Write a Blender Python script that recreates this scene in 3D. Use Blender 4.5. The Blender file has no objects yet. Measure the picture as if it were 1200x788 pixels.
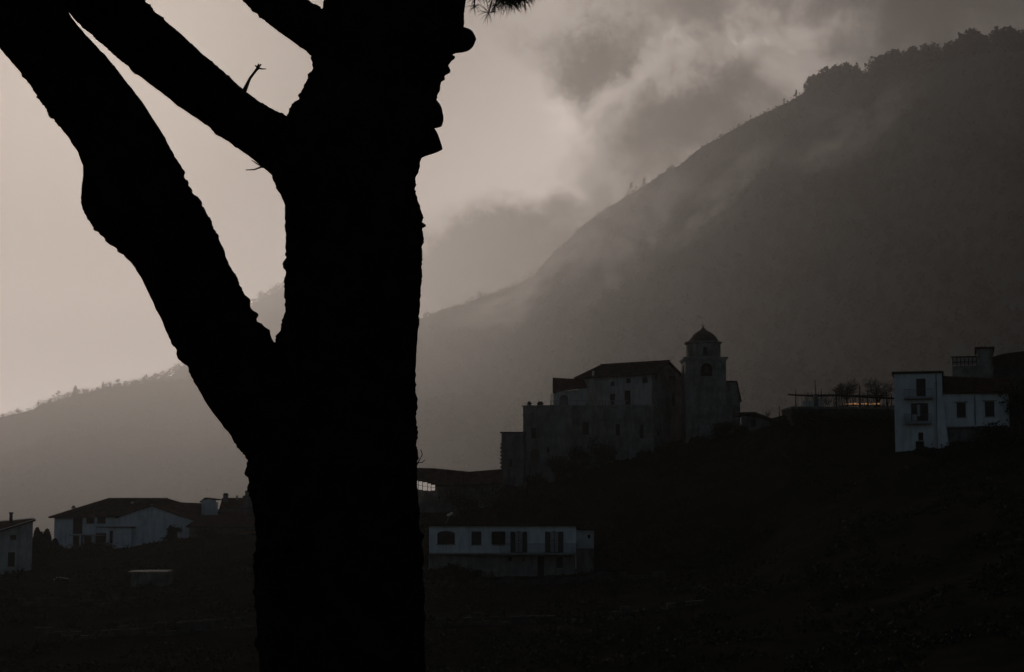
import bpy, bmesh, math, random
import numpy as np
from mathutils import Vector, Matrix, noise
from math import radians as R, sin, cos, pi

random.seed(7)
rng = np.random.default_rng(7)
S = bpy.context.scene
C = S.collection

# ------------------------------------------------------------------ camera
F, CX, CY, HZ = 2000.0, 600.0, 394.0, 600.0      # focal length in photo pixels, centre, eye-level row
PITCH = math.atan((HZ - CY) / F)
EYE = Vector((0, 0, 1.6))
cd = bpy.data.cameras.new('camera')
cd.sensor_width = 36.0
cd.lens = F * 36.0 / 1200.0
cd.clip_start, cd.clip_end = 0.1, 60000
cam = bpy.data.objects.new('camera', cd); C.objects.link(cam)
cam.location = EYE
cam.rotation_euler = (R(90) + PITCH, 0, 0)
S.camera = cam

def ray(px, py):
    f = Vector((0, cos(PITCH), sin(PITCH))); u = Vector((0, -sin(PITCH), cos(PITCH)))
    return (f + Vector((1, 0, 0)) * ((px - CX) / F) + u * ((CY - py) / F)).normalized()
def W(px, py, d):
    """the point d metres ahead (along y) on the sight line of a photo pixel"""
    r = ray(px, py); return EYE + r * (d / r.y)
def Zof(py, d): return W(CX, py, d).z

# ------------------------------------------------------------------ sun, sky, exposure
SUN_EL, SUN_AZ = R(19.0), R(-15.0)                # azimuth measured from +y towards +x
sund = Vector((sin(SUN_AZ) * cos(SUN_EL), cos(SUN_AZ) * cos(SUN_EL), sin(SUN_EL)))
sl = bpy.data.lights.new('sun', 'SUN'); sl.energy = 2.3; sl.angle = R(0.5); sl.color = (1.0, 0.87, 0.77)
so = bpy.data.objects.new('sun', sl); C.objects.link(so)
so.rotation_euler = sund.to_track_quat('Z', 'Y').to_euler()
S.view_settings.view_transform = 'Standard'; S.view_settings.look = 'None'
S.view_settings.exposure = -1.8; S.view_settings.gamma = 1.0
S.view_settings.use_curve_mapping = False
try:
    S.cycles.use_denoising = True
    S.cycles.max_bounces = 6; S.cycles.diffuse_bounces = 2; S.cycles.glossy_bounces = 2
    S.cycles.volume_bounces = 0
except Exception: pass
HAZE_DENSITY, HAZE_G = 0.000125, 0.76

world = bpy.data.worlds.new('World'); S.world = world; world.use_nodes = True
wt = world.node_tree; wt.nodes.clear()
class NT:
    """small helper to write node maths as expressions"""
    def __init__(s, t): s.t = t
    def new(s, k, **kw):
        n = s.t.nodes.new(k)
        for a, v in kw.items(): setattr(n, a, v)
        return n
    def m(s, op, *a, clamp=False):
        n = s.new('ShaderNodeMath', operation=op, use_clamp=clamp)
        for i, v in enumerate(a):
            if isinstance(v, (int, float)): n.inputs[i].default_value = v
            else: s.t.links.new(v, n.inputs[i])
        return n.outputs[0]
    def sstep(s, v, a, b, x=0.0, y=1.0):
        n = s.new('ShaderNodeMapRange', interpolation_type='SMOOTHSTEP')
        s.t.links.new(v, n.inputs[0])
        for i, q in enumerate((a, b, x, y)): n.inputs[1 + i].default_value = q
        return n.outputs[0]
    def noise(s, vec, scale, detail=5, rough=0.55, dist=0.0):
        n = s.new('ShaderNodeTexNoise'); n.inputs['Scale'].default_value = scale
        n.inputs['Detail'].default_value = detail; n.inputs['Roughness'].default_value = rough
        n.inputs['Distortion'].default_value = dist
        if vec is not None: s.t.links.new(vec, n.inputs['Vector'])
        return n
    def mix(s, f, a, b):
        n = s.new('ShaderNodeMix', data_type='RGBA')
        for sock, v in ((n.inputs[0], f), (n.inputs[6], a), (n.inputs[7], b)):
            if isinstance(v, (int, float)): sock.default_value = v
            elif isinstance(v, tuple): sock.default_value = (*v, 1)
            else: s.t.links.new(v, sock)
        return n.outputs[2]
N = NT(wt)
tc = N.new('ShaderNodeTexCoord'); gen = tc.outputs['Generated']
sep = N.new('ShaderNodeSeparateXYZ'); wt.links.new(gen, sep.inputs[0])
az = N.m('ARCTAN2', sep.outputs[0], sep.outputs[1])
el = N.m('ARCSINE', sep.outputs[2])
wn = N.noise(gen, 9.0, 6, 0.62)
ws = N.new('ShaderNodeSeparateColor'); wt.links.new(wn.outputs['Color'], ws.inputs[0])
wf = N.noise(gen, 34.0, 7, 0.66); wg = N.new('ShaderNodeSeparateColor'); wt.links.new(wf.outputs['Color'], wg.inputs[0])
def jit(v, a, c): return N.m('ADD', v, N.m('ADD', N.m('MULTIPLY', N.m('SUBTRACT', a, 0.5), 0.13), N.m('MULTIPLY', N.m('SUBTRACT', c, 0.5), 0.045)))
azd = jit(az, ws.outputs[0], wg.outputs[0]); eld = jit(el, ws.outputs[1], wg.outputs[1])
def aer(px, py):
    d = ray(px, py); return math.atan2(d.x, d.y), math.asin(d.z)
def blob(px, py, rx, ry, rot=0.0, soft=0.8):
    """a soft elliptical cloud mass in the sky round one direction (sizes in photo pixels)"""
    a0, e0 = aer(px, py); c, s_ = cos(R(rot)), sin(R(rot))
    da = N.m('SUBTRACT', azd, a0); de = N.m('SUBTRACT', eld, e0)
    u = N.m('DIVIDE', N.m('ADD', N.m('MULTIPLY', da, c), N.m('MULTIPLY', de, s_)), rx / F)
    v = N.m('DIVIDE', N.m('SUBTRACT', N.m('MULTIPLY', de, c), N.m('MULTIPLY', da, s_)), ry / F)
    q = N.m('SQRT', N.m('ADD', N.m('MULTIPLY', u, u), N.m('MULTIPLY', v, v)))
    return N.sstep(q, 1.0 + soft, 1.0 - soft)
def umax(lst):
    r = lst[0]
    for x in lst[1:]: r = N.m('MAXIMUM', r, x)
    return r
# angle to the sun behind the cloud
dp = N.new('ShaderNodeVectorMath', operation='DOT_PRODUCT'); wt.links.new(gen, dp.inputs[0]); dp.inputs[1].default_value = sund
ang = N.m('ARCCOSINE', N.m('MINIMUM', dp.outputs['Value'], 0.99999))
deg = N.m('MULTIPLY', el, 180/pi); SKY_GAIN = 4.6
low = N.m('ADD', N.m('MULTIPLY', N.sstep(deg, 2.0, 9.0, 1.0, 0.0), 0.9), N.m('MULTIPLY', N.sstep(deg, 7.0, 26.0, 1.0, 0.10), 0.85))
front = N.sstep(ang, R(75), R(35))                      # the bright half of the sky round the veiled sun
core = N.sstep(ang, R(9), R(19), 0.0, 1.0)              # the densest cloud hides the sun itself
lum = N.m('ADD', N.m('MULTIPLY', N.m('MULTIPLY', low, core), N.m('MULTIPLY', front, SKY_GAIN)), 0.03)
dark = umax([
    blob(700, 45, 74, 48, 0, 0.75),                    # slate mass above the needles
    blob(820, 145, 120, 72, 25, 0.75),                 # big grey mass over the slope
    N.m('MULTIPLY', blob(850, -30, 110, 50, 0, 0.8), 0.6),
    blob(1120, -10, 150, 100, 0, 0.6),                 # heavy cloud on the summit
    blob(1500, 0, 320, 260, 0, 0.5),
    N.m('MULTIPLY', blob(590, 345, 170, 88, 0, 0.4), 1.0),    # cloud bank behind the ridge
    N.m('MULTIPLY', blob(670, 275, 60, 40, 20, 0.8), 0.9),
])
fine = N.noise(gen, 18.0, 7, 0.6, 0.4).outputs['Fac']
right = N.sstep(azd, aer(640, 0)[0], aer(740, 0)[0])
far_right = N.sstep(azd, aer(900, 0)[0], aer(1120, 0)[0])
streak = N.m('MULTIPLY', right, N.sstep(fine, 0.58, 0.40))
lum = N.m('MULTIPLY', lum, N.m('SUBTRACT', 1.0, N.m('MULTIPLY', dark, 0.97)))
lum = N.m('MULTIPLY', lum, N.m('SUBTRACT', 1.0, N.m('MULTIPLY', streak, 0.45)))
lum = N.m('MULTIPLY', lum, N.m('SUBTRACT', 1.0, N.m('MULTIPLY', right, 0.15)))
lum = N.m('MULTIPLY', lum, N.m('SUBTRACT', 1.0, N.m('MULTIPLY', far_right, 0.6)))
rims = umax([blob(690, 150, 34, 85, 25, 0.8), blob(755, 66, 80, 20, 30, 0.8), blob(880, 45, 120, 30, 5, 0.8), blob(665, 232, 80, 16, 12, 0.8), blob(900, 100, 50, 40, 40, 0.9), blob(745, 190, 30, 40, 30, 0.9)])
lum = N.m('ADD', lum, N.m('MULTIPLY', N.m('MULTIPLY', rims, N.sstep(fine, 0.3, 0.58, 0.15, 1.0)), 0.85))
up = N.sstep(sep.outputs[2], -0.02, 0.02, 0.15, 1.0)
lum = N.m('MULTIPLY', lum, up)
ccol = N.mix(N.sstep(ang, R(20), R(80)), (1.0, 0.86, 0.77), (0.72, 0.84, 1.0))
bg2 = N.new('ShaderNodeBackground'); wt.links.new(ccol, bg2.inputs[0]); wt.links.new(lum, bg2.inputs[1])
sky = N.new('ShaderNodeTexSky', sky_type='NISHITA'); sky.sun_disc = False
sky.sun_elevation = SUN_EL; sky.sun_rotation = SUN_AZ; sky.dust_density = 1.5; sky.altitude = 300
bg1 = N.new('ShaderNodeBackground'); wt.links.new(sky.outputs[0], bg1.inputs[0]); bg1.inputs[1].default_value = 0.08
cover = N.m('MAXIMUM', N.sstep(ang, R(50), R(110), 1.0, 0.25), N.sstep(deg, 25.0, 50.0, 0.0, 0.9))            # solid cloud ahead, broken behind; unseen thick cloud added overhead to darken the ground
add = N.new('ShaderNodeMixShader'); wt.links.new(cover, add.inputs[0]); wt.links.new(bg1.outputs[0], add.inputs[1]); wt.links.new(bg2.outputs[0], add.inputs[2])
wo = N.new('ShaderNodeOutputWorld'); wt.links.new(add.outputs[0], wo.inputs[0])

# ------------------------------------------------------------------ materials
def mat(name, c1, c2=None, scale=1.0, rough=0.85, bump=0.0, bscale=None, spec=0.3, stain=None, emit=None, es=0.0):
    m = bpy.data.materials.new(name); m.use_nodes = True
    T = NT(m.node_tree); b = m.node_tree.nodes['Principled BSDF']; L = m.node_tree.links
    b.inputs['Roughness'].default_value = rough; b.inputs['Specular IOR Level'].default_value = spec
    co = T.new('ShaderNodeTexCoord').outputs['Object']
    if c2 is None: c2 = tuple(x * 0.8 for x in c1)
    n = T.noise(co, scale, 8, 0.62)
    col = T.mix(T.sstep(n.outputs['Fac'], 0.35, 0.65), c1, c2)
    if stain:
        mp = T.new('ShaderNodeMapping'); L.new(co, mp.inputs[0]); mp.inputs['Scale'].default_value = (1.2, 1.2, 0.18)
        s2 = T.noise(mp.outputs[0], 1.6, 7, 0.65)
        col = T.mix(T.m('MULTIPLY', T.sstep(s2.outputs['Fac'], 0.44, 0.70), 0.8), col, stain)
        s3 = T.noise(co, 0.35, 5, 0.7); col = T.mix(T.m('MULTIPLY', T.sstep(s3.outputs['Fac'], 0.52, 0.60), 0.35), col, stain)
    L.new(col, b.inputs['Base Color'])
    if bump:
        bn = T.noise(co, bscale or scale * 6, 6, 0.6)
        bp = T.new('ShaderNodeBump'); bp.inputs['Strength'].default_value = bump; bp.inputs['Distance'].default_value = 0.05
        L.new(bn.outputs['Fac'], bp.inputs['Height']); L.new(bp.outputs[0], b.inputs['Normal'])
    if emit: b.inputs['Emission Color'].default_value = (*emit, 1); b.inputs['Emission Strength'].default_value = es
    return m
M = dict(
    bark=mat('bark', (0.045, 0.034, 0.028), (0.022, 0.017, 0.014), 9, 1.0, 0.9, 40, 0.0),
    needle=mat('pine_needle', (0.035, 0.055, 0.025), (0.02, 0.03, 0.016), 20, 0.7),
    soil=mat('hill_ground', (0.024, 0.023, 0.018), (0.010, 0.012, 0.009), 0.25, 1.0, 0.6, 2.0, 0.0),
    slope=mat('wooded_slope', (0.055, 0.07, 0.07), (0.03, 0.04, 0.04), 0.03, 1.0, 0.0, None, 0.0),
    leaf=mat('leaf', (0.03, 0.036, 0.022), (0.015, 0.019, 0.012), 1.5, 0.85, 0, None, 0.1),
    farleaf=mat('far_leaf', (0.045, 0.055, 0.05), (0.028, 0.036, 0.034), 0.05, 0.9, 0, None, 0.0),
    cypress=mat('cypress_leaf', (0.03, 0.042, 0.024), (0.018, 0.026, 0.016), 2, 0.9, 0, None, 0.1),
    twig=mat('bare_twig', (0.06, 0.048, 0.038), (0.04, 0.032, 0.026), 3, 0.95, 0, None, 0.1),
    white=mat('white_plaster', (0.78, 0.81, 0.82), (0.66, 0.69, 0.70), 0.5, 0.9, 0.35, 6, 0.1, (0.50, 0.51, 0.51)),
    cream=mat('cream_plaster', (0.50, 0.49, 0.46), (0.38, 0.38, 0.36), 0.5, 0.9, 0.35, 6, 0.2, (0.22, 0.21, 0.19)),
    churchwall=mat('church_plaster', (0.44, 0.44, 0.44), (0.33, 0.33, 0.33), 0.6, 0.9, 0.5, 5, 0.2, (0.2, 0.19, 0.175)),
    stone=mat('old_stone_wall', (0.30, 0.285, 0.26), (0.16, 0.15, 0.135), 0.7, 0.95, 0.7, 3.5, 0.1, (0.10, 0.095, 0.08)),
    lowstone=mat('grey_render', (0.26, 0.25, 0.23), (0.17, 0.16, 0.15), 0.8, 0.95, 0.6, 4.0, 0.1, (0.11, 0.105, 0.095)),
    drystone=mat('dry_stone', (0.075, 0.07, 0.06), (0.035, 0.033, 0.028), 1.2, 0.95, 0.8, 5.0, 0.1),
    lower=mat('weathered_stone', (0.21, 0.20, 0.185), (0.11, 0.105, 0.095), 0.6, 0.95, 0.7, 3.0, 0.1, (0.07, 0.066, 0.058)),
    tile=mat('roof_tile', (0.085, 0.055, 0.042), (0.045, 0.032, 0.026), 1.2, 1.0, 0.5, 9, 0.0),
    dome=mat('dome_tile', (0.12, 0.09, 0.065), (0.07, 0.055, 0.045), 1.5, 0.7, 0.4, 9, 0.3),
    trim=mat('stone_trim', (0.33, 0.31, 0.28), (0.22, 0.21, 0.19), 1.5, 0.9, 0.4, 8, 0.2),
    wood=mat('dark_wood', (0.022, 0.02, 0.017), (0.014, 0.012, 0.01), 3, 1.0, 0, None, 0.0),
    shutter=mat('shutter_paint', (0.016, 0.028, 0.028), (0.011, 0.02, 0.02), 3, 0.6),
    brown=mat('brown_shutter', (0.026, 0.018, 0.015), (0.018, 0.012, 0.01), 3, 0.6),
    metal=mat('dark_iron', (0.05, 0.05, 0.05), (0.035, 0.033, 0.03), 4, 0.5, 0, None, 0.5),
    pipe=mat('grey_pipe', (0.22, 0.22, 0.22), (0.16, 0.16, 0.16), 4, 0.6),
    curtain=mat('pale_curtain', (0.45, 0.42, 0.38), (0.34, 0.32, 0.3), 4, 0.9),
    cloth=mat('washing_cloth', (0.5, 0.5, 0.52), (0.36, 0.36, 0.38), 4, 0.9),
    sheet=mat('pale_sheet_glint', (0.6, 0.6, 0.58), (0.45, 0.45, 0.43), 1.5, 0.5, 0, None, 0.5),  # pale sheet, also used for the painted roof rims and slope glint
    sky_glow=mat('sky_glow_pane', (0.6, 0.58, 0.55), None, 3, 0.5, emit=(1.0, 0.86, 0.76), es=0.8),  # emission stands in for daylight on the glazing
    sunlit_sheet=mat('sunlit_sheet_glow', (0.6, 0.4, 0.2), None, 3, 0.5, emit=(1.0, 0.47, 0.17), es=1.4),  # emission stands in for sun shining through an orange sheet
)
g = bpy.data.materials.new('window_glass'); g.use_nodes = True
gb = g.node_tree.nodes['Principled BSDF']; gb.inputs['Base Color'].default_value = (0.012, 0.014, 0.016, 1)
gb.inputs['Roughness'].default_value = 0.2; gb.inputs['Specular IOR Level'].default_value = 0.2
M['glass'] = g

# ------------------------------------------------------------------ object helpers
def tag(o, label=None, cat=None, group=None, kind=None):
    if label: o['label'] = label
    if cat: o['category'] = cat
    if group: o['group'] = group
    if kind: o['kind'] = kind
    return o
def link(name, me, m, parent=None):
    o = bpy.data.objects.new(name, me); C.objects.link(o)
    if m is not None and not me.materials: me.materials.append(m)
    if parent: o.parent = parent
    return o
def empty(name, loc, rz, label, cat, group=None):
    o = bpy.data.objects.new(name, None); C.objects.link(o); o.empty_display_size = 0.5
    o.location = loc; o.rotation_euler = (0, 0, rz)
    return tag(o, label, cat, group)
class MB:
    def __init__(s): s.v = []; s.f = []
    def add(s, vs, fs):
        k = len(s.v); s.v += [tuple(p) for p in vs]; s.f += [tuple(i + k for i in q) for q in fs]
    def box(s, a, b):
        (x0, y0, z0), (x1, y1, z1) = a, b
        s.add([(x0,y0,z0),(x1,y0,z0),(x1,y1,z0),(x0,y1,z0),(x0,y0,z1),(x1,y0,z1),(x1,y1,z1),(x0,y1,z1)],
              [(0,3,2,1),(4,5,6,7),(0,1,5,4),(1,2,6,5),(2,3,7,6),(3,0,4,7)])
    def obox(s, O, U, V, Wv, w, d, h):
        """box from corner O along unit vectors U, V, Wv"""
        O, U, V, Wv = map(Vector, (O, U, V, Wv))
        p = [O, O+U*w, O+U*w+V*d, O+V*d]; q = [x + Wv*h for x in p]
        s.add(p + q, [(0,3,2,1),(4,5,6,7),(0,1,5,4),(1,2,6,5),(2,3,7,6),(3,0,4,7)])
    def tube(s, pts, rad, n=6):
        pts = [Vector(p) for p in pts]; vs = []; fs = []
        for i, p in enumerate(pts):
            t = (pts[min(i+1, len(pts)-1)] - pts[max(i-1, 0)]).normalized()
            a = t.cross(Vector((0.31, 0.17, 0.93))).normalized(); b = t.cross(a)
            r = rad[i] if isinstance(rad, (list, tuple)) else rad
            for k in range(n):
                th = 2*pi*k/n; vs.append(p + a*(r*cos(th)) + b*(r*sin(th)))
        for i in range(len(pts)-1):
            for k in range(n):
                fs.append((i*n+k, i*n+(k+1) % n, (i+1)*n+(k+1) % n, (i+1)*n+k))
        fs.append(tuple(range(n))[::-1]); fs.append(tuple((len(pts)-1)*n + k for k in range(n)))
        s.add(vs, fs)
    def lathe(s, prof, n=24, c=(0, 0), rot=0.0):
        vs = []; fs = []
        for r, z in prof:
            for k in range(n):
                th = 2*pi*k/n + rot; vs.append((c[0]+r*cos(th), c[1]+r*sin(th), z))
        for i in range(len(prof)-1):
            for k in range(n): fs.append((i*n+k, i*n+(k+1) % n, (i+1)*n+(k+1) % n, (i+1)*n+k))
        fs.append(tuple(range(n))[::-1]); fs.append(tuple((len(prof)-1)*n + k for k in range(n)))
        s.add(vs, fs)
    def mesh(s, name, smooth=False):
        me = bpy.data.meshes.new(name); me.from_pydata(s.v, [], s.f); me.update()
        if smooth:
            me.polygons.foreach_set('use_smooth', [True]*len(me.polygons))
        return me
    def build(s, name, m, parent=None, smooth=False): return link(name, s.mesh(name, smooth), m, parent)

def leaves_mesh(name, cen, size, q=4):
    """many small leaf-sized faces: cen n x 3, size n"""
    n = len(cen); a = rng.normal(size=(n, 3)); a /= np.linalg.norm(a, axis=1)[:, None]
    b = rng.normal(size=(n, 3)); b -= (a*b).sum(1)[:, None]*a; b /= np.linalg.norm(b, axis=1)[:, None]
    a *= size[:, None]; b *= size[:, None]*0.55
    v = np.stack([cen - a, cen + b, cen + a, cen - b], 1).reshape(-1, 3)
    me = bpy.data.meshes.new(name); me.vertices.add(4*n); me.vertices.foreach_set('co', v.ravel())
    me.loops.add(4*n); me.loops.foreach_set('vertex_index', np.arange(4*n))
    me.polygons.add(n); me.polygons.foreach_set('loop_start', np.arange(n)*4)
    me.update(calc_edges=True); return me

# ------------------------------------------------------------------ the ground
COLS = [-600, 0, 60, 130, 240, 300, 480, 585, 640, 700, 760, 870, 930, 1050, 1110, 1200, 1500]
ROWS = [
 (100, [900, 890, 890, 890, 890, 885, 885, 880, 880, 880, 875, 870, 860, 830, 810, 790, 760]),
 (140, [800, 790, 790, 790, 785, 780, 765, 760, 755, 750, 745, 735, 720, 690, 670, 640, 600]),
 (170, [740, 730, 730, 725, 720, 715, 702, 700, 700, 694, 690, 675, 640, 590, 570, 550, 520]),
 (184, [715, 702, 700, 700, 690, 685, 681, 681, 680, 677, 673, 652, 610, 540, 531, 522, 490]),
 (190, [710, 695, 692, 690, 682, 676, 668, 660, 660, 658, 662, 630, 570, 528, 524, 516, 480]),
 (200, [702, 684, 680, 674, 660, 655, 634, 625, 622, 618, 620, 565, 512, 506, 508, 500, 460]),
 (207, [698, 677, 672, 668, 652, 645, 615, 604, 600, 594, 590, 540, 492, 490, 495, 480, 450]),
 (213, [695, 674, 666, 661, 646, 637, 604, 596, 590, 580, 570, 530, 485, 480, 485, 465, 440]),
 (232, [690, 668, 652, 650, 632, 622, 590, 574, 562, 545, 530, 508, 487, 480, 474, 447, 420]),
 (245, [690, 665, 645, 642, 628, 617, 584, 568, 554, 537, 522, 502, 486, 480, 472, 445, 410]),
 (275, [690, 665, 650, 642, 628, 617, 586, 570, 556, 540, 524, 504, 492, 486, 482, 450, 410]),
]
def row_z(d, pys, px): return Zof(np.interp(px, COLS, pys), d)
def H(x, y, rough=True):
    if y <= 12: z = 0.0
    elif y <= 16: z = -2.4*(y-12)/4
    elif y <= 60: z = -2.4 - 19*(y-16)/44
    elif y <= 100:
        px = 600 + F*x/100; t = (y-60)/40; z = -21.4*(1-t) + row_z(100, ROWS[0][1], px)*t
    elif y <= 275:
        px = 600 + F*x/y
        for i in range(len(ROWS)-1):
            d0, d1 = ROWS[i][0], ROWS[i+1][0]
            if y <= d1:
                t = (y-d0)/(d1-d0); z = row_z(d0, ROWS[i][1], px)*(1-t) + row_z(d1, ROWS[i+1][1], px)*t; break
    else:
        px = 600 + F*x/275; zb = row_z(275, ROWS[-1][1], px); t = min(1, (y-275)/200); t = t*t*(3-2*t)
        z = zb*(1-t) - 75*t
    if rough and y > 14:
        k = min(1, (y-14)/40)
        z += k*(noise.fractal(Vector((x*0.09, y*0.09, 0)), 1.0, 2.0, 4)*0.45)
    return z
xs = sorted(set([-15500, -9500, -5000, -2500, -1500, -900, -650, -450, -330, -260, -210] + list(np.arange(-170, 171, 1.4)) + [210, 260, 330, 450, 650, 900, 1500, 2500, 5000, 9500, 15500]))
ys = sorted(set([-90, -50, -25, -10, 0, 4, 8, 12, 13, 14.5, 16, 20, 26, 34, 45, 60, 75, 90] + list(np.arange(100, 281, 1.3)) + list(range(285, 480, 12)) + [520, 600, 800, 1100, 1600, 2500, 4000, 6000, 9000, 12000, 15300]))
gv = [(x, y, H(x, y)) for y in ys for x in xs]; nx = len(xs)
gf = [(j*nx+i, j*nx+i+1, (j+1)*nx+i+1, (j+1)*nx+i) for j in range(len(ys)-1) for i in range(nx-1)]
me = bpy.data.meshes.new('ground'); me.from_pydata(gv, [], gf); me.polygons.foreach_set('use_smooth', [True]*len(me.polygons)); me.update()
tag(link('ground', me, M['soil']), kind='structure')

# ------------------------------------------------------------------ far relief
def relief(name, crest, dist, run, zb, p0, p1, nps, back=0.8, amp=6.0, seed=0.0, wobble=0.03):
    """a ridge whose crest stands at its own distance along every bearing"""
    px_, py_ = zip(*crest); dx_, dy_ = zip(*dist)
    def prof(px, s):     # s: 0 crest, >0 towards us, <0 behind
        yy = float(np.interp(px, dx_, dy_)); k_ = yy/2000
        yy *= 1 + wobble*noise.noise(Vector((px*0.006, seed, 1)))
        zc = Zof(float(np.interp(px, px_, py_)), yy) + 2.6*k_*noise.fractal(Vector((px*0.045, seed, 0)), 0.8, 2.0, 6)
        y = yy - s*run*yy; x = (px - 600)/F*y
        if s >= 0:
            z = zb + (zc-zb)*(1 - s)**1.25; k = min(1, s*6)*(1-s*0.3)*k_
            z += k*amp*noise.fractal(Vector((x*0.006/k_, y*0.003/k_, seed)), 0.9, 2.1, 6)
            z -= k*amp*2.2*abs(noise.noise(Vector((x*0.005/k_ + 0.0008*y/k_, y*0.0008/k_, seed+5))))
        else: z = zc + s*run*yy*back*0.5
        return (x, y, max(z, zb - 8))
    ss = list(np.linspace(-0.35, 0, 5))[:-1] + list(np.linspace(0, 1, 130)**1.3)
    V = [prof(px, s) for s in ss for px in np.linspace(p0, p1, nps)]
    Fc = [(j*nps+i, (j+1)*nps+i, (j+1)*nps+i+1, j*nps+i+1) for j in range(len(ss)-1) for i in range(nps-1)]
    m_ = bpy.data.meshes.new(name); m_.from_pydata(V, [], Fc); m_.polygons.foreach_set('use_smooth', [True]*len(m_.polygons)); m_.update()
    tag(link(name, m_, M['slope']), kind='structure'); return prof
CREST_M = [(-200, 620), (200, 500), (400, 410), (488, 374), (520, 364), (540, 358), (570, 346), (600, 337), (625, 324), (640, 307), (665, 282), (690, 260), (715, 242), (740, 228),
           (770, 208), (800, 193), (830, 171), (850, 158), (880, 143), (905, 131), (935, 118), (960, 104), (985, 93), (1005, 88), (1040, 82), (1075, 74), (1110, 64), (1150, 54), (1200, 48), (1350, 30), (1600, 60), (2400, 200)]
DIST_M = [(-200, 12375), (490, 10065), (620, 8580), (700, 7095), (800, 5940), (900, 4950), (1000, 4042), (1100, 3382), (1200, 2888), (1400, 2475), (2400, 2310)]
CREST_H = [(-1600, 560), (-600, 530), (-200, 500), (0, 488), (20, 486), (50, 474), (80, 465), (120, 455), (160, 450), (200, 447), (250, 448), (290, 447), (400, 460), (600, 520), (900, 600), (1200, 640)]
CREST_F = [(-1600, 560), (-400, 545), (0, 500), (120, 468), (200, 440), (240, 405), (270, 375), (300, 354), (320, 343), (335, 334), (370, 318), (410, 315), (450, 345), (480, 385), (520, 420), (900, 480), (1600, 520)]
pm = relief('mountain', CREST_M, DIST_M, 0.6, -80, 100, 2300, 560, amp=22.0, seed=1.3)
ph = relief('hill', CREST_H, [(0, 9400), (1, 9400)], 0.5, -80, -1300, 900, 420, amp=14.0, seed=4.1)
pf = relief('far_mountain', CREST_F, [(0, 11000), (1, 11000)], 0.3, -80, -900, 1500, 300, amp=20.0, seed=9.7, wobble=.01)

def forest(name, spots):
    """spots: (x, y, z, height, width)"""
    cen = []; siz = []
    for x, y, z, h, w in spots:
        n = int(26 + 14*random.random()); t = rng.random(n)
        rr = w*0.5*np.sqrt(rng.random(n))*np.sin(np.clip(t*0.85 + 0.12, 0, 1)*pi)**0.6; th = rng.random(n)*2*pi
        cen.append(np.stack([x + rr*np.cos(th), y + rr*np.sin(th), z + h*(t*0.95)], 1)); siz.append(np.full(n, 0.13*max(h, w)) * (0.6 + 0.7*rng.random(n)))
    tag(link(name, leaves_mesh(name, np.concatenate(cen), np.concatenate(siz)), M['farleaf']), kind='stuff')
def mdist(px): return float(np.interp(px, *zip(*DIST_M)))/F     # metres per photo pixel on the mountain
sp = []
for k in range(1500):      # the summit woods and the ragged crest
    px = random.uniform(700, 1420); s_ = abs(random.gauss(0, 0.010)); p = pm(px, s_); q = mdist(px)
    if px < 955:
        if random.random() < 0.5: h = random.uniform(1.5, 5.0)
        else: continue
    else:
        h = random.uniform(9, 21)*(1.0 + 0.5*noise.noise(Vector((px*0.03, 0, 0))))
        if abs(px - 1022) < 7: h *= 0.45
    h *= q; sp.append((p[0], p[1], p[2]-q, h, h*random.uniform(0.45, 0.8)))
for k in range(260):
    px = random.uniform(480, 720); p = pm(px, abs(random.gauss(0, 0.006))); h = random.uniform(1.2, 3.6)*mdist(px); sp.append((*p, h, h*0.8))
for px, h in ((742, 14), (757, 10), (738, 8), (748, 7), (885, 6), (925, 8), (940, 10), (950, 11)):
    p = pm(px, 0.0); h *= mdist(px); sp.append((*p, h, h*0.35))
for k in range(4500):
    px = random.uniform(470, 1350); p = pm(px, random.uniform(0.01, 0.75)); h = random.uniform(4, 11)*mdist(px); sp.append((*p, h, h*random.uniform(0.8, 1.3)))
forest('mountain_woods', sp)
sp = []
for k in range(1000):
    px = random.uniform(-250, 420); p = ph(px, abs(random.gauss(0, 0.006)))
    h = 4.7*random.uniform(1.8, 6.0)*(1+.6*noise.noise(Vector((px*.05, 3, 0)))) * (1.6 if random.random() < 0.12 else 1); sp.append((*p, h, h*random.uniform(0.4, 0.9)))
for px, h in ((62, 7), (138, 8), (170, 9), (120, 6), (100, 6), (190, 5)):
    p = ph(px, 0.0); h *= 5.6; sp.append((*p, h, h*0.6))
for k in range(2200):
    p = ph(random.uniform(-160, 420), random.uniform(0.01, 0.8)); h = 4.2*random.uniform(2, 6); sp.append((*p, h, h))
forest('hill_woods', sp)
sp = []
for k in range(500):
    px = random.uniform(150, 500); p = pf(px, abs(random.gauss(0, 0.004))); h = 5.5*random.uniform(3, 11); sp.append((*p, h, h*random.uniform(0.5, 1.0)))
forest('far_mountain_woods', sp)

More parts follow.
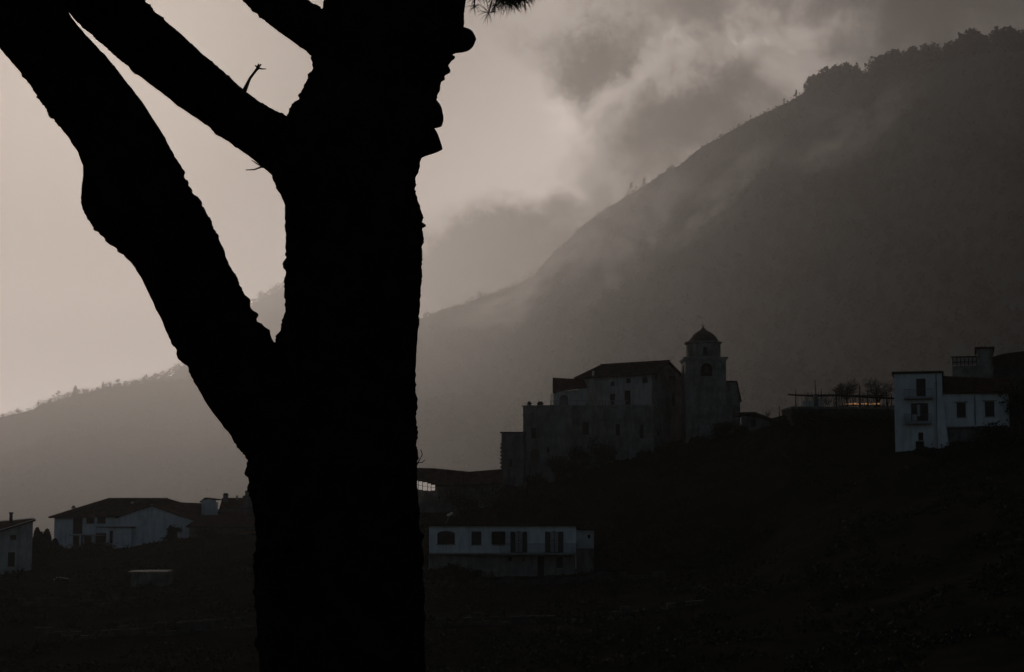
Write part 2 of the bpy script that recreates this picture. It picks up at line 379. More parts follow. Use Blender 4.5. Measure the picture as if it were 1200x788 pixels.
# ------------------------------------------------------------------ the foreground pine
D0 = 7.0
PINE = empty('pine_tree', W(398, 1057, D0), 0, 'huge dark pine trunk close to the viewer, forking into three heavy limbs', 'tree')
PINE.location.z = 0.0
ploc = PINE.location.copy()
def pix_tube(name, pairs, depth, parent, step=4.0, nr=72, bark=1.0, cap=True, tip=False):
    """a barked limb through pairs of outline points; round in section, at a real distance"""
    P = np.array([[a[0], a[1], b[0], b[1]] for a, b in pairs], float)
    mid = (P[:, :2] + P[:, 2:])/2; L = np.concatenate([[0], np.cumsum(np.linalg.norm(np.diff(mid, axis=0), axis=1))])
    n = max(3, int(L[-1]/step)); ls = np.linspace(0, L[-1], n)
    Q = np.stack([np.interp(ls, L, P[:, i]) for i in range(4)], 1)
    if n > 12:
        K = np.ones(3)/3
        for i in range(4):
            Q[1:-1, i] = np.convolve(Q[:, i], K, 'same')[1:-1]
    dp_ = (lambda t: depth[0] + (depth[1]-depth[0])*t) if isinstance(depth, tuple) else (lambda t: depth)
    V = []; 
    for i in range(n):
        d = dp_(ls[i]/L[-1]); a = W(Q[i, 0], Q[i, 1], d); b = W(Q[i, 2], Q[i, 3], d)
        c = (a+b)/2; h = (b-a)/2; r = h.length; dv = Vector((0, 1, 0)) * r * 0.94
        for k in range(nr):
            th = 2*pi*k/nr; o = h*cos(th) + dv*sin(th); p = c + o
            nrm = o.normalized()
            q1 = Vector((p.x*8 + 0.6*noise.noise(p*6), p.y*8, p.z*5.3 + 0.9*noise.noise(p*5)))
            cell = noise.voronoi(q1)[0]; e = min(1.0, (cell[1]-cell[0])*2.2)
            f = noise.fractal(Vector((p.x*24, p.y*24, p.z*19)), 0.55, 2.2, 5)
            big = noise.noise(Vector((p.x*4, p.y*4, p.z*3)))
            fl = max(0.0, noise.noise(Vector((p.x*34, p.y*34, p.z*20+9))) - 0.12); ck = max(0.0, noise.noise(Vector((p.x*7, p.y*7, p.z*26+3))) - 0.35)
            mod = 0.25 + 1.9*max(0.0, min(1.0, 0.5 + 1.6*noise.noise(Vector((p.x*5 + 7, p.y*5, p.z*3.3)))))
            dd = bark*min(1, r/0.12)*((0.004*(e-0.6) + 0.0055*f + 0.016*fl*0.8 - 0.012*ck)*mod + 0.005*big - 0.003)
            V.append(p + nrm*dd - ploc)
    Fc = [(i*nr+k, i*nr+(k+1) % nr, (i+1)*nr+(k+1) % nr, (i+1)*nr+k) for i in range(n-1) for k in range(nr)]
    Fc.append(tuple(range(nr))); Fc.append(tuple((n-1)*nr+k for k in range(nr))[::-1])
    mb = MB(); mb.add(V, Fc); return mb.build(name, M['bark'], parent)
tl = [(-200, 384), (-80, 382), (0, 380), (30, 377), (66, 368), (85, 366), (100, 360), (118, 352), (131, 341), (145, 335), (170, 330), (205, 324), (235, 334), (290, 335), (345, 334), (375, 334), (392, 329), (402, 321),
      (440, 310), (480, 300), (535, 290), (560, 291), (600, 298), (650, 300), (700, 300), (760, 303), (788, 305), (900, 300), (1000, 285), (1090, 262)]
tr = [(-200, 540), (-80, 549), (0, 547), (12, 545), (28, 545), (60, 534), (70, 528), (80, 524), (100, 516), (118, 511), (150, 510), (165, 505), (184, 493), (200, 488), (225, 486), (240, 489), (250, 494), (262, 495), (300, 495), (350, 493),
      (400, 490), (440, 488), (500, 488), (540, 490), (600, 492), (650, 495), (700, 497), (788, 498), (900, 505), (1000, 520), (1090, 545)]
yl, xl = zip(*tl); yr, xr = zip(*tr)
trunk = pix_tube('trunk', [((np.interp(y, yl, xl), y), (np.interp(y, yr, xr), y)) for y in sorted(set(list(range(-200, 1091, 6)) + [131, 118, 28, 62, 184, 250]))], D0, PINE, 2.6, 160)
def knot(name, prs): return pix_tube(name, prs, D0, trunk, 2.0, 40, 0.35)
knot('knot', [((516, 28), (516, 72)), ((530, 30), (530, 64)), ((541, 31.5), (541, 61.5)), ((548, 33), (548, 60)), ((553, 35.5), (553, 57)), ((556, 39), (556, 53)), ((557.5, 43), (557.5, 49)), ((558, 45.5), (558, 46.5))])
knot('knot', [((498, 112), (498, 152)), ((506, 114), (506, 151)), ((512, 118), (512, 150)), ((516, 123), (516, 149)), ((518.6, 129), (518.6, 147)), ((519.6, 136), (519.6, 142))])
knot('branch_stub', [((475, 140), (475, 200)), ((495, 145), (495, 184)), ((505, 148), (505, 181)), ((511, 152), (511, 179)), ((515, 162), (515, 177.5)), ((518.4, 173), (518.4, 175.5))])
knot('branch_stub', [((486, 259), (486, 269)), ((493, 260), (493, 268)), ((497, 262), (497, 267)), ((499, 263.5), (499, 265.5))])
limb1 = [((-190, -190), (-95, -250)), ((-90, -65), (20, -95)), ((-35, 5), (66, -5)), ((0, 58), (92, 30)), ((25, 88), (108, 48)), ((42, 112), (128, 70)), ((62, 140), (150, 97)), ((80, 162), (170, 122)), ((91, 180), (186, 148)), ((99, 200), (200, 172)),
         ((96, 222), (212, 196)), ((95, 240), (223, 218)), ((105, 263), (240, 248)), ((130, 288), (254, 275)), ((152, 306), (264, 298)), ((168, 332), (276, 323)), ((183, 364), (289, 350)), ((200, 400), (303, 376)), ((222, 438), (322, 402)),
         ((245, 478), (350, 425)), ((268, 508), (380, 455)), ((292, 542), (420, 500)), ((310, 590), (440, 560))]
l1 = pix_tube('limb', limb1, (6.7, 6.98), PINE, 2.6, 110)
limb2 = [((10, -230), (-60, -180)), ((105, -75), (35, -30)), ((168, -2), (92, 28)), ((190, 21), (130, 62)), ((214, 41), (160, 88)), ((235, 60), (190, 111)), ((262, 83), (208, 125)), ((286, 105), (236, 143)), ((310, 122), (266, 166)), ((338, 136), (297, 189)),
         ((362, 142), (318, 206)), ((395, 165), (334, 240)), ((430, 210), (350, 290))]
l2 = pix_tube('limb', limb2, (7.7, 7.05), PINE, 2.6, 96)
limb3 = [((170, -230), (120, -180)), ((300, -80), (245, -35)), ((341, -26), (298, 16)), ((364, 2), (326, 37)), ((385, 16), (350, 54)), ((402, 34), (368, 68)), ((430, 60), (385, 105))]
l3 = pix_tube('limb', limb3, (6.2, 6.95), PINE, 2.6, 84)
def twig(pts, rad, d, parent, name='twig'):
    mb = MB(); mb.tube([W(x, y, d) - ploc for x, y in pts], [r*d/F for r in rad], 6); return mb.build(name, M['twig'], parent)
t_ = twig([(284, 112), (288, 103), (293, 92), (299, 84), (303, 79)], [3.4, 2.6, 1.9, 1.6, 2.2], 7.15, l2)
for pts in ([(302, 80), (307, 81), (312, 81)], [(302, 80), (303, 75)], [(303, 80), (299, 77)], [(303, 79), (306, 75.5)]): twig(pts, [1.3, 0.9, 0.5][:len(pts)], 7.15, l2)
twig([(324, 199), (315, 196), (306, 196), (298, 199), (288, 199.5)], [2.2, 1.6, 1.1, 0.8, 0.6], 7.1, l2)
twig([(308, 196), (301, 192), (295, 188)], [1.0, 0.8, 0.5], 7.1, l2)
twig([(98, 182), (98.5, 195), (98, 206)], [1.5, 1.3, 0.6], 6.85, l1)
twig([(320, 201), (325, 212), (323, 214)], [1.5, 1.0, 0.5], 7.1, l2)
twig([(487, 548), (491, 540), (495, 533), (493, 527)], [0.9, 0.7, 0.5, 0.4], 7.0, trunk)
twig([(488, 543), (495, 542), (498, 539)], [0.7, 0.5, 0.4], 7.0, trunk)
# the needle-bearing branch whose tip hangs into the top of the frame
mb = MB(); bp_ = [(470, -190), (520, -120), (560, -60), (595, -26), (625, -22), (650, -30)]
mb.tube([W(x, y, 7.0 + 0.15*i) - ploc for i, (x, y) in enumerate(bp_)], [0.06, 0.045, 0.03, 0.018, 0.012, 0.008], 10)
br = mb.build('branch', M['bark'], PINE)
def tufts(spots, name):
    mb = MB()
    for x, y, d, L_, n, down in spots:
        c = W(x, y, d) - ploc
        for k in range(n):
            v = Vector((random.gauss(0, 1), random.gauss(0, 1), random.gauss(-down, 0.8))).normalized()
            l = L_*random.uniform(0.6, 1.0); s_ = v.cross(Vector((random.random(), random.random(), 1))).normalized()*0.0013
            s2 = v.cross(s_).normalized()*0.0013
            m_ = c + v*l*0.55 + Vector((0, 0, 0.004)); e = c + v*l - Vector((0, 0, 0.012*random.random()))
            mb.add([c+s_, c-s_*0.5+s2, c-s_*0.5-s2, m_+s_, m_-s_*0.5+s2, m_-s_*0.5-s2, e], [(0,1,4,3),(1,2,5,4),(2,0,3,5),(3,4,6),(4,5,6),(5,3,6)])
    return mb.build(name, M['needle'], br)
tufts([(556, 8, 7.4, .055, 22, .2), (558, -2, 7.4, .06, 20, 0), (573, 15, 7.3, .07, 20, .4), (566, -6, 7.35, .06, 24, 0), (583, -4, 7.4, .085, 60, .3), (590, 0, 7.4, .085, 80, .4), (598, 1, 7.5, .085, 90, .3), (606, -1, 7.5, .08, 90, .2),
       (614, -2, 7.5, .075, 80, .2), (620, -5, 7.6, .07, 70, .1), (580, 6, 7.3, .06, 30, .5), (628, -8, 7.6, .06, 50, 0)], 'needles')
tw = MB()
for p in ([(560, -60), (556, -10), (556, 8)], [(595, -26), (578, -5), (573, 15)], [(595, -26), (590, 0)], [(610, -24), (606, -1)], [(625, -22), (616, -4)]):
    tw.tube([W(x, y, 7.4) - ploc for x, y in p], [0.009, 0.005, 0.003][:len(p)], 6)
tw.build('twig', M['twig'], br)
# the flat umbrella crown above the frame
cc = []
for k in range(90):
    a = random.uniform(0, 2*pi); r = 4.2*math.sqrt(random.random()); c = Vector((-0.9 + r*cos(a), 7 + r*0.8*sin(a), 7.2 + random.uniform(-0.4, 0.5) + 0.06*(16-r*r)*0.4))
    n = 110; cc.append(np.array(c - ploc) + rng.normal(size=(n, 3))*np.array([0.32, 0.32, 0.16]))
cc = np.concatenate(cc); link('crown', leaves_mesh('crown', cc, np.full(len(cc), 0.07)), M['needle'], PINE)
mb = MB()
def wl(px, py, d): return W(px, py, d) - ploc
for st, r0 in ((wl(462, -190, 7.0), 0.27), (wl(-142, -215, 6.7), 0.2), (wl(-25, -200, 7.7), 0.15), (wl(145, -200, 6.2), 0.12)):
    for k in range(4):
        a = k*pi/2 + 0.4; e = st + Vector((cos(a)*1.5, sin(a)*1.3, 0)); e.z = 7.1
        mb.tube([st - Vector((0, 0, 0.35)), st.lerp(e, 0.4) + Vector((0, 0, 0.2)), e], [r0*0.9, r0*0.5, r0*0.2], 8)
mb.build('branches', M['bark'], PINE)

# ------------------------------------------------------------------ buildings
class Bld:
    def __init__(s, name, px, d, rot, label, cat='house', zb=None):
        p = W(px, HZ, d); s.o = Vector((p.x, p.y, 0)); s.rot = rot
        z = H(p.x, p.y) if zb is None else zb
        s.root = empty(name, (p.x, p.y, z), rot, label, cat); s.z0 = z
        s.M = Matrix.Translation((p.x, p.y, z)) @ Matrix.Rotation(rot, 4, 'Z'); s.I = s.M.inverted()
    def z(s, py, u=0, v=0):
        """local height of a photo row above local point (u, v)"""
        p = s.M @ Vector((u, v, 0)); return Zof(py, p.y) - s.z0
    def uz(s, px, py, O=(0, 0), U=(1, 0)):
        o = s.I @ EYE; r = s.I.to_3x3() @ ray(px, py); n = Vector((U[1], -U[0], 0)); q = Vector((O[0], O[1], 0))
        t = (q-o).dot(n)/r.dot(n); h = o + r*t; return (h-q).dot(Vector((U[0], U[1], 0))), h.z
    def upx(s, px, O=(0, 0), U=(1, 0)): return s.uz(px, HZ, O, U)[0]

def wall(b, name, O, U, w, zt, ops, m, zb=-6.0, dep=0.22, zt2=None, parent=None):
    """a wall whose openings are really cut: ops = (u0, z0, u1, z1, arch)"""
    O = Vector((O[0], O[1], 0)); U = Vector((U[0], U[1], 0)).normalized(); n = Vector((U.y, -U.x, 0))
    zt2 = zt if zt2 is None else zt2; Z = Vector((0, 0, 1))
    us = sorted({0.0, w, *[o[0] for o in ops], *[o[2] for o in ops]}); zs = sorted({zb, min(zt, zt2), *[o[1] for o in ops], *[o[3] for o in ops]})
    mb = MB(); P = lambda u, z, k=0.0: O + U*u + Z*z - n*k
    for i in range(len(us)-1):
        for j in range(len(zs)-1):
            cu, cz = (us[i]+us[i+1])/2, (zs[j]+zs[j+1])/2
            if any(o[0] < cu < o[2] and o[1] < cz < o[3] for o in ops): continue
            mb.add([P(us[i], zs[j]), P(us[i+1], zs[j]), P(us[i+1], zs[j+1]), P(us[i], zs[j+1])], [(0, 1, 2, 3)])
    if zt != zt2:
        mb.add([P(0, zs[-1]), P(w, zs[-1]), P(w, zt2), P(0, zt)], [(0, 1, 2, 3)])
    for o in ops:
        u0, z0, u1, z1 = o[:4]
        q = [P(u0, z0), P(u1, z0), P(u1, z1), P(u0, z1)]; k = [v - n*dep for v in q]
        mb.add(q + k, [(0, 1, 5, 4), (1, 2, 6, 5), (2, 3, 7, 6), (3, 0, 4, 7)])
        if len(o) > 4 and o[4]:
            r = (u1-u0)/2; c = (u0+u1)/2; hh = min(r, (z1-z0)*0.6)*o[4]
            for sg in (-1, 1):
                arc = [P(c + sg*r*cos(t), z1 - hh + hh*sin(t), 0.002) for t in np.linspace(0, pi/2, 7)]
                vs = [P(c + sg*r, z1, 0.002)] + arc; vb = [v - n*(dep-0.02) for v in vs]
                f = [tuple([0] + list(range(1, 8))[::1])] if sg > 0 else [tuple([0] + list(range(7, 0, -1)))]
                mb.add(vs + vb, f + [(i, i+1, i+9, i+8) for i in range(1, 7)])
    return mb.build(name, m, parent or b.root)

def window(b, O, U, op, style='sash', parent=None, dep=0.2, sh=None, sill=True, pane=None, hood=False):
    O = Vector((O[0], O[1], 0)); U = Vector((U[0], U[1], 0)).normalized(); n = Vector((U.y, -U.x, 0)); Z = Vector((0, 0, 1))
    u0, z0, u1, z1 = op[:4]; w, h = u1-u0, z1-z0; base = O + U*u0 + Z*z0 - n*(dep-0.02)
    mb = MB(); t = 0.07
    def bar(u, z, ww, hh, k=0.0): mb.obox(base + U*u + Z*z + n*k, U, n, Z, ww, 0.05, hh)
    if style != 'dark':
        bar(0, 0, t, h); bar(w-t, 0, t, h); bar(t, 0, w-2*t, t); bar(t, h-t, w-2*t, t); bar(w/2-t/2, t, t, h-2*t)
        if h > 1.2: bar(t, h*0.55, w/2-1.5*t, t*0.7); bar(w/2+t/2, h*0.55, w/2-1.5*t, t*0.7)
    else:
        bar(0, 0, 0.04, h); bar(w-0.04, 0, 0.04, h); bar(0.04, 0, w-0.08, 0.05); bar(0.04, h-.05, w-0.08, 0.05)
    nm = 'door' if style == 'door' else 'window'
    fr = mb.build(nm, M['wood'], parent or b.root)
    p = MB(); p.obox(base - n*0.03, U, n, Z, w, 0.035, h); p.build('pane' if style != 'door' else 'panel', pane or M['glass'], fr)
    if sill:
        s_ = MB(); s_.obox(O + U*(u0-0.08) + Z*(z0-0.09) - n*0.05, U, n, Z, w+0.16, 0.15, 0.088); s_.build('sill', M['trim'], fr)
    if hood:
        s_ = MB(); s_.obox(O + U*(u0-0.2) + Z*(z1+0.05) - n*0.02, U, n, Z, w+0.4, 0.22, 0.1); s_.build('hood', M['trim'], fr)
    if sh:
        m, ang_, ww = sh
        for sg in (-1, 1):
            hinge = O + U*(u0 if sg < 0 else u1) + Z*(z0+0.01) + n*0.03
            dv = (U*sg*cos(R(ang_)) + n*sin(R(ang_))).normalized(); nn = dv.cross(Z).normalized()
            q = MB(); q.obox(hinge, dv, nn, Z, w*ww, 0.04, h-0.02)
            for k in range(int((h-0.2)/0.16)): q.obox(hinge + dv*0.06 + nn*(0.04) + Z*(0.1+0.16*k), dv, nn, Z, w*ww-0.12, 0.02, 0.09)
            q.build('shutter', m, fr)
    return fr

def slab(b, name, pts, th, m, parent=None):
    """a roof plane or slab through local points (counter-clockwise from above), th thick downwards"""
    pts = [Vector(p) for p in pts]; q = [p - Vector((0, 0, th)) for p in pts]; k = len(pts)
    mb = MB(); mb.add(pts+q, [tuple(range(k)), tuple(range(2*k-1, k-1, -1))] + [(i, i+k, (i+1) % k+k, (i+1) % k) for i in range(k)])
    return mb.build(name, m, parent or b.root)
def tile_rows(b, a0, a1, b0, b1, parent, name='tile_rows', gap=0.34, r=0.075):
    """rounded tile courses running from the eave line a0-a1 up to the ridge line b0-b1"""
    a0, a1, b0, b1 = map(Vector, (a0, a1, b0, b1)); n = max(2, int((a1-a0).length/gap)); mb = MB()
    for i in range(n+1):
        t = i/n; p, q = a0.lerp(a1, t), b0.lerp(b1, t)
        if (q-p).length < 0.2: continue
        s_ = (a1-a0).normalized()*r; up_ = Vector((0, 0, r))
        mb.add([p-s_, p+up_, p+s_, q-s_, q+up_, q+s_], [(0, 1, 4, 3), (1, 2, 5, 4), (0, 2, 1), (3, 4, 5)])
    return tag(mb.build(name, M['tile'], parent), kind='stuff')
def railing(b, O, U, w, z, h, parent, gap=0.13, ret=0.0, m='metal'):
    O = Vector((O[0], O[1], z)); U = Vector((U[0], U[1], 0)).normalized(); n = Vector((U.y, -U.x, 0)); Z = Vector((0, 0, 1)); mb = MB()
    mb.obox(O + Z*h, U, n, Z, w, 0.04, 0.04); mb.obox(O + Z*0.08, U, n, Z, w, 0.03, 0.03)
    for i in range(int(w/gap)+1): mb.obox(O + U*(i*gap), U, n, Z, 0.018, 0.018, h)
    if ret:
        for u in (0, w-0.03):
            mb.obox(O + U*u - n*ret + Z*h, n, U, Z, ret, 0.03, 0.04)
            for k in range(int(ret/gap)): mb.obox(O + U*u - n*(k*gap+gap), U, n, Z, 0.018, 0.018, h)
    return mb.build('railing', M[m], parent)
def pipe(b, O, U, u, z0, z1, r=0.05):
    U = Vector((U[0], U[1], 0)).normalized(); n = Vector((U.y, -U.x, 0)); p = Vector((O[0], O[1], 0)) + U*u + n*(r+0.02)
    mb = MB(); mb.tube([p + Vector((0, 0, z0)), p + Vector((0, 0, z1))], r, 8); mb.build('drainpipe', M['pipe'], b.root)
def chimney(b, u, v, z0, z1, w=0.5, m='cream'):
    mb = MB(); mb.box((u-w/2, v-w/2, z0), (u+w/2, v+w/2, z1)); c = mb.build('chimney', M[m], b.root)
    k = MB(); k.box((u-w/2-0.08, v-w/2-0.08, z1), (u+w/2+0.08, v+w/2+0.08, z1+0.1)); k.box((u-w/2+.06, v-w/2+.06, z1+0.1), (u+w/2-.06, v+w/2-.06, z1+0.3)); k.build('cap', M['tile'], c); return c
def plain_box(b, name, u0, v0, u1, v1, z0, z1, m, parent=None):
    mb = MB(); mb.box((u0, v0, z0), (u1, v1, z1)); return mb.build(name, m, parent or b.root)
def opn(b, rects, O=(0, 0), U=(1, 0)):
    out = []
    for r in rects:
        u0, z1 = b.uz(r[0], r[1], O, U); u1, z0 = b.uz(r[2], r[3], O, U); out.append((u0, z0, u1, z1, r[4] if len(r) > 4 else 0))
    return out

# --- three-storey house with balconies, right of the picture
b = Bld('tall_house', 1051, 190, R(-14), 'narrow three-storey white house with two stacked balconies, beside the pergola terrace')
w = b.upx(1108); zt = b.z(438.5); D = 7.0
ops = opn(b, [(1073.5, 444, 1085, 464.5), (1067.5, 473, 1088, 493.5), (1076, 507, 1082, 516), (1073, 517.5, 1083, 530)])
wall(b, 'wall', (0, 0), (1, 0), w, zt, ops, M['white'])
for O, U, ww in (((w, 0), (0, 1), D), ((w, D), (-1, 0), w), ((0, D), (0, -1), D)): wall(b, 'wall', O, U, ww, zt, [], M['white'])
window(b, (0, 0), (1, 0), ops[0], 'sash', sill=False); window(b, (0, 0), (1, 0), ops[1], 'sash', sill=False); window(b, (0, 0), (1, 0), ops[2]); window(b, (0, 0), (1, 0), ops[3], 'door', sill=False, pane=M['wood'])
slab(b, 'roof', [(-0.2, -0.3, zt+0.25), (w+0.2, -0.3, zt+0.22), (w+0.2, D+0.2, zt+0.3), (-0.25, D+0.2, zt+0.3)], 0.22, M['tile'])
u0, zb = b.uz(1059.5, 467); u1, _ = b.uz(1093, 467)
s = plain_box(b, 'balcony', u0, -0.95, u1, -0.003, zb-0.14, zb, M['trim']); railing(b, (u0, -0.93), (1, 0), u1-u0, zb, 0.92, s, ret=0.9)
u0, zb = b.uz(1060.5, 496); u1, _ = b.uz(1092, 496)
s2 = plain_box(b, 'balcony', u0, -0.95, u1, -0.003, zb-0.16, zb, M['trim']); railing(b, (u0, -0.93), (1, 0), u1-u0, zb, 0.92, s2, ret=0.9)
pipe(b, (0, 0), (1, 0), b.upx(1101), -3, zt-0.1)
bt = MB(); bu = b.upx(1108); bt.add([(bu-0.6, -0.02, zt-2.5), (bu, -0.02, zt-2.5), (bu+0.9, -0.9, -3), (bu-0.7, -0.9, -3), (bu-0.6, 0.02, zt-2.5), (bu, 0.02, zt-2.5), (bu+0.9, 0.02, -3), (bu-0.7, 0.02, -3)],
       [(0, 3, 2, 1), (0, 1, 5, 4), (1, 2, 6, 5), (0, 4, 7, 3)]); bt.build('buttress', M['white'], b.root)
for px0, px1, py0, py1, nm in ((1062, 1067, 485.5, 492, 'white washing folded over the left end of the lower balcony rail'), (1069, 1074.5, 486, 493.5, 'pale towel hanging in the middle of the lower balcony rail'), (1075, 1078, 474.5, 488, 'long pale cloth hanging in the lower balcony doorway')):
    a = b.uz(px0, py1, (0, -0.97)); c = b.uz(px1, py0, (0, -0.97)); nn = 9; vs = []
    for i in range(nn):
        u = a[0] + (c[0]-a[0])*i/(nn-1); dy = 0.03*sin(i*1.7)
        vs += [(u, -0.985+dy, a[1] + 0.03*sin(i)), (u, -0.97, c[1]), (u, -0.965+dy, a[1]+0.03*sin(i)), (u, -0.955, c[1])]
    mb = MB(); mb.add(vs, [(4*i, 4*i+4, 4*i+5, 4*i+1) for i in range(nn-1)] + [(4*i+2, 4*i+3, 4*i+7, 4*i+6) for i in range(nn-1)] + [(4*i+1, 4*i+5, 4*i+7, 4*i+3) for i in range(nn-1)])
    o = mb.build('washing', M['cloth']); o.matrix_world = b.M; tag(o, nm, 'laundry')

# --- the lower white house joined to its right
b = Bld('low_house', 1108.5, 189.3, R(-14), 'low white house with a wide dark roof and two hooded windows, beside the balconies')
w = b.upx(1186); zt = b.z(462); D = 7.5
ops = opn(b, [(1121, 472.5, 1132, 489), (1154, 471, 1165.5, 488)])
wall(b, 'wall', (0, 0), (1, 0), w, zt, ops, M['white'], zb=b.z(500))
for o in ops: window(b, (0, 0), (1, 0), o, hood=True)
o2 = opn(b, [(1167, 498, 1174, 513, 1)], (0, 0.5)); o2 = [(x[0], x[1], x[2], min(x[3], b.z(501)), 1) for x in o2]
wall(b, 'lower_wall', (0, 0.5), (1, 0), w, b.z(500)+0.02, o2, M['lower']); window(b, (0, 0.5), (1, 0), o2[0], 'dark', sill=False)
for O, U, ww in (((w, 0), (0, 1), D), ((w, D), (-1, 0), w), ((0, D), (0, -1), D)): wall(b, 'wall', O, U, ww, zt, [], M['white'])
plain_box(b, 'floor_edge', -0.01, -0.03, w+0.01, 0.5, b.z(500)-0.14, b.z(500)-0.002, M['trim'])
ztop = b.z(440, 0, 4) 
rf = slab(b, 'roof', [(-0.15, -0.5, zt+0.25), (w+0.4, -0.5, zt+0.12), (w+0.4, 5.0, ztop-0.5), (-0.15, 5.0, ztop)], 0.18, M['tile'])
slab(b, 'roof_back', [(-0.15, 5.0, ztop-0.01), (w+0.4, 5.0, ztop-0.51), (w+0.4, D+0.4, zt+0.2), (-0.15, D+0.4, zt+0.2)], 0.18, M['tile'])
tile_rows(b, (-0.1, -0.5, zt+0.25), (w+0.35, -0.5, zt+0.12), (-0.1, 5, ztop), (w+0.35, 5, ztop-0.5), rf)
pipe(b, (0, 0), (1, 0), b.upx(1146), b.z(499), zt-0.1)

# --- the upper building cut by the right edge
b = Bld('hilltop_house', 1150, 212, R(-15), 'dark house with a rounded roof on the hilltop behind the low white house')
w = b.upx(1260); D = 9
wl_ = b.upx(1169)
plain_box(b, 'end_wall', 0, 0, wl_, D, -6, b.z(409), M['stone'])
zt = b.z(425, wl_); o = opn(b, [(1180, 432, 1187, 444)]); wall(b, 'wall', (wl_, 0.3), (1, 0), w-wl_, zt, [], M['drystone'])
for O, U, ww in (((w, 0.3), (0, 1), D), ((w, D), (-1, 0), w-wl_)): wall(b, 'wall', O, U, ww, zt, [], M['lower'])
pr = [(-0.1, b.z(414)), (0.6, b.z(411.5)), (1.6, b.z(409.5)), (3.2, b.z(408.0)), (w-wl_+0.5, b.z(406))]
mb = MB()
for i in range(len(pr)-1):
    (u0, z0_), (u1, z1_) = pr[i], pr[i+1]
    mb.add([(wl_+u0, -0.3, zt-0.3), (wl_+u1, -0.3, zt-0.3), (wl_+u1, -0.3, z1_-0.6), (wl_+u0, -0.3, z0_-0.6), (wl_+u1, D, z1_), (wl_+u0, D, z0_)], [(0, 1, 2, 3), (3, 2, 4, 5)])
mb.build('roof', M['tile'], b.root)
slab(b, 'coping', [(-0.25, -0.25, b.z(407)), (wl_+0.2, -0.25, b.z(407)), (wl_+0.2, D, b.z(407)), (-0.25, D, b.z(407))], 0.2, M['tile'])
a, c = b.upx(1120.5), b.upx(1149)
tb = plain_box(b, 'terrace_block', a, 0.6, -0.003, 6, -6, b.z(428), M['stone'])
mb = MB()
for i in range(7):
    u = a + 0.03 + (-0.15-a)*i/6; mb.box((u, 0.65, b.z(428)+0.001), (u+0.09, 0.74, b.z(418.5)))
mb.box((a-0.1, 0.62, b.z(418.5)), (-0.003, 0.78, b.z(417.5)+0.08)); mb.box((a, 0.66, b.z(424)), (-0.003, 0.72, b.z(424)+0.08)); mb.build('railing', M['wood'], tb)
pv = MB(); pv.box((a, 0.78, b.z(426.8)), (-0.01, 0.81, b.z(419))); pv.build('screen', M['curtain'], tb)

# --- pergola terrace between the church and the tall house
b = Bld('terrace_wall', 930, 206, R(1), 'dark high stone retaining wall carrying the pergola terrace, left of the tall house', 'wall', zb=Zof(560, 206))
w = b.upx(1052)
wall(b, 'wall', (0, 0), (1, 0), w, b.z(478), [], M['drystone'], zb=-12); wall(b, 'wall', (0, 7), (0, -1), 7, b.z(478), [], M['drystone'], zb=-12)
slab(b, 'coping', [(-0.1, -0.12, b.z(476.5)), (w, -0.12, b.z(477.5)), (w, 7, b.z(477.5)), (-0.1, 7, b.z(476.5))], 0.25, M['lower'])
zc = b.z(477)+b.z0
b2 = Bld('low_wall', 943, 207.5, R(1), 'short pale plastered wall standing on the left end of the pergola terrace', 'wall', zb=Zof(478, 207.5))
plain_box(b2, 'wall', 0, 0, b2.upx(968), 0.5, 0, b2.z(470), M['cream']); plain_box(b2, 'pier', b2.upx(956), -0.1, b2.upx(961), 0.4, 0.01, b2.z(462), M['lower'])
b = Bld('pergola', 929, 208.5, R(1), 'long rustic timber pergola with spiky upright poles on the hill terrace', 'pergola', zb=Zof(478, 208.5))
w = b.upx(1051)
beam = MB(); pts = [(b.upx(px), 0, b.z(py)) for px, py in ((929, 463), (950, 464), (985, 463.5), (1020, 465.5), (1051, 467))]
beam.tube(pts, [0.09, 0.12, 0.12, 0.13, 0.12], 8); beam.tube([(p[0]+0.2, 3.0, p[2]+0.25) for p in pts], 0.09, 8); beam.build('beam', M['wood'], b.root)
for px, top, r in ((935, 456, .06), (958.5, 445, .07), (966, 455, .05), (983, 461, .07), (996, 452, .07), (1011, 451, .09), (1020, 457, .05), (1030, 455, .07), (1043, 459, .07), (1048, 461, .06)):
    mb = MB(); u = b.upx(px); mb.tube([(u, random.uniform(0, .4), -0.3), (u+random.uniform(-.05, .05), 0.15, b.z(463)), (u+random.uniform(-.12, .12), 0.15, b.z(top))], [r, r*.9, r*.5], 6); mb.build('post', M['wood'], b.root)
for i in range(24):
    px = 938 + i*4.6 + random.uniform(-1, 1); mb = MB(); u = b.upx(px)
    mb.tube([(u, -0.5, b.z(465)+0.1), (u+random.uniform(-.1, .1), 3.6, b.z(465)+0.42)], 0.05, 5); mb.build('rafter', M['wood'], b.root)
mb = MB()
for i in range(120):
    u = b.upx(random.uniform(938, 1049)); v_ = random.uniform(.3, 3); mb.tube([(u, v_, -0.2), (u+random.uniform(-.3, .3), v_, b.z(464)+random.uniform(-.5, .55)), (u+random.uniform(-.7, .7), v_, b.z(464)+random.uniform(-.2, .7))], [0.03, .025, .012], 4)
tag(mb.build('vine_stems', M['twig'], b.root), kind='stuff')
b = Bld('glow_strip', 993, 211.5, R(1), 'glowing orange strip standing in for a sunlit sheet low under the pergola', 'light', zb=Zof(475.4, 211.5))
wv = b.upx(1035); plain_box(b, 'strip_base', 0, 0, wv, 0.2, 0, 0.12, M['metal'])
for i in range(9): plain_box(b, 'glow_piece', wv*i/9+0.03, -0.03, wv*(i+1)/9-0.08, 0.0-0.001, 0.13, 0.13+0.08+0.05*(i % 3), M['sunlit_sheet'])  # glowing pieces in place of sunlight through an orange sheet

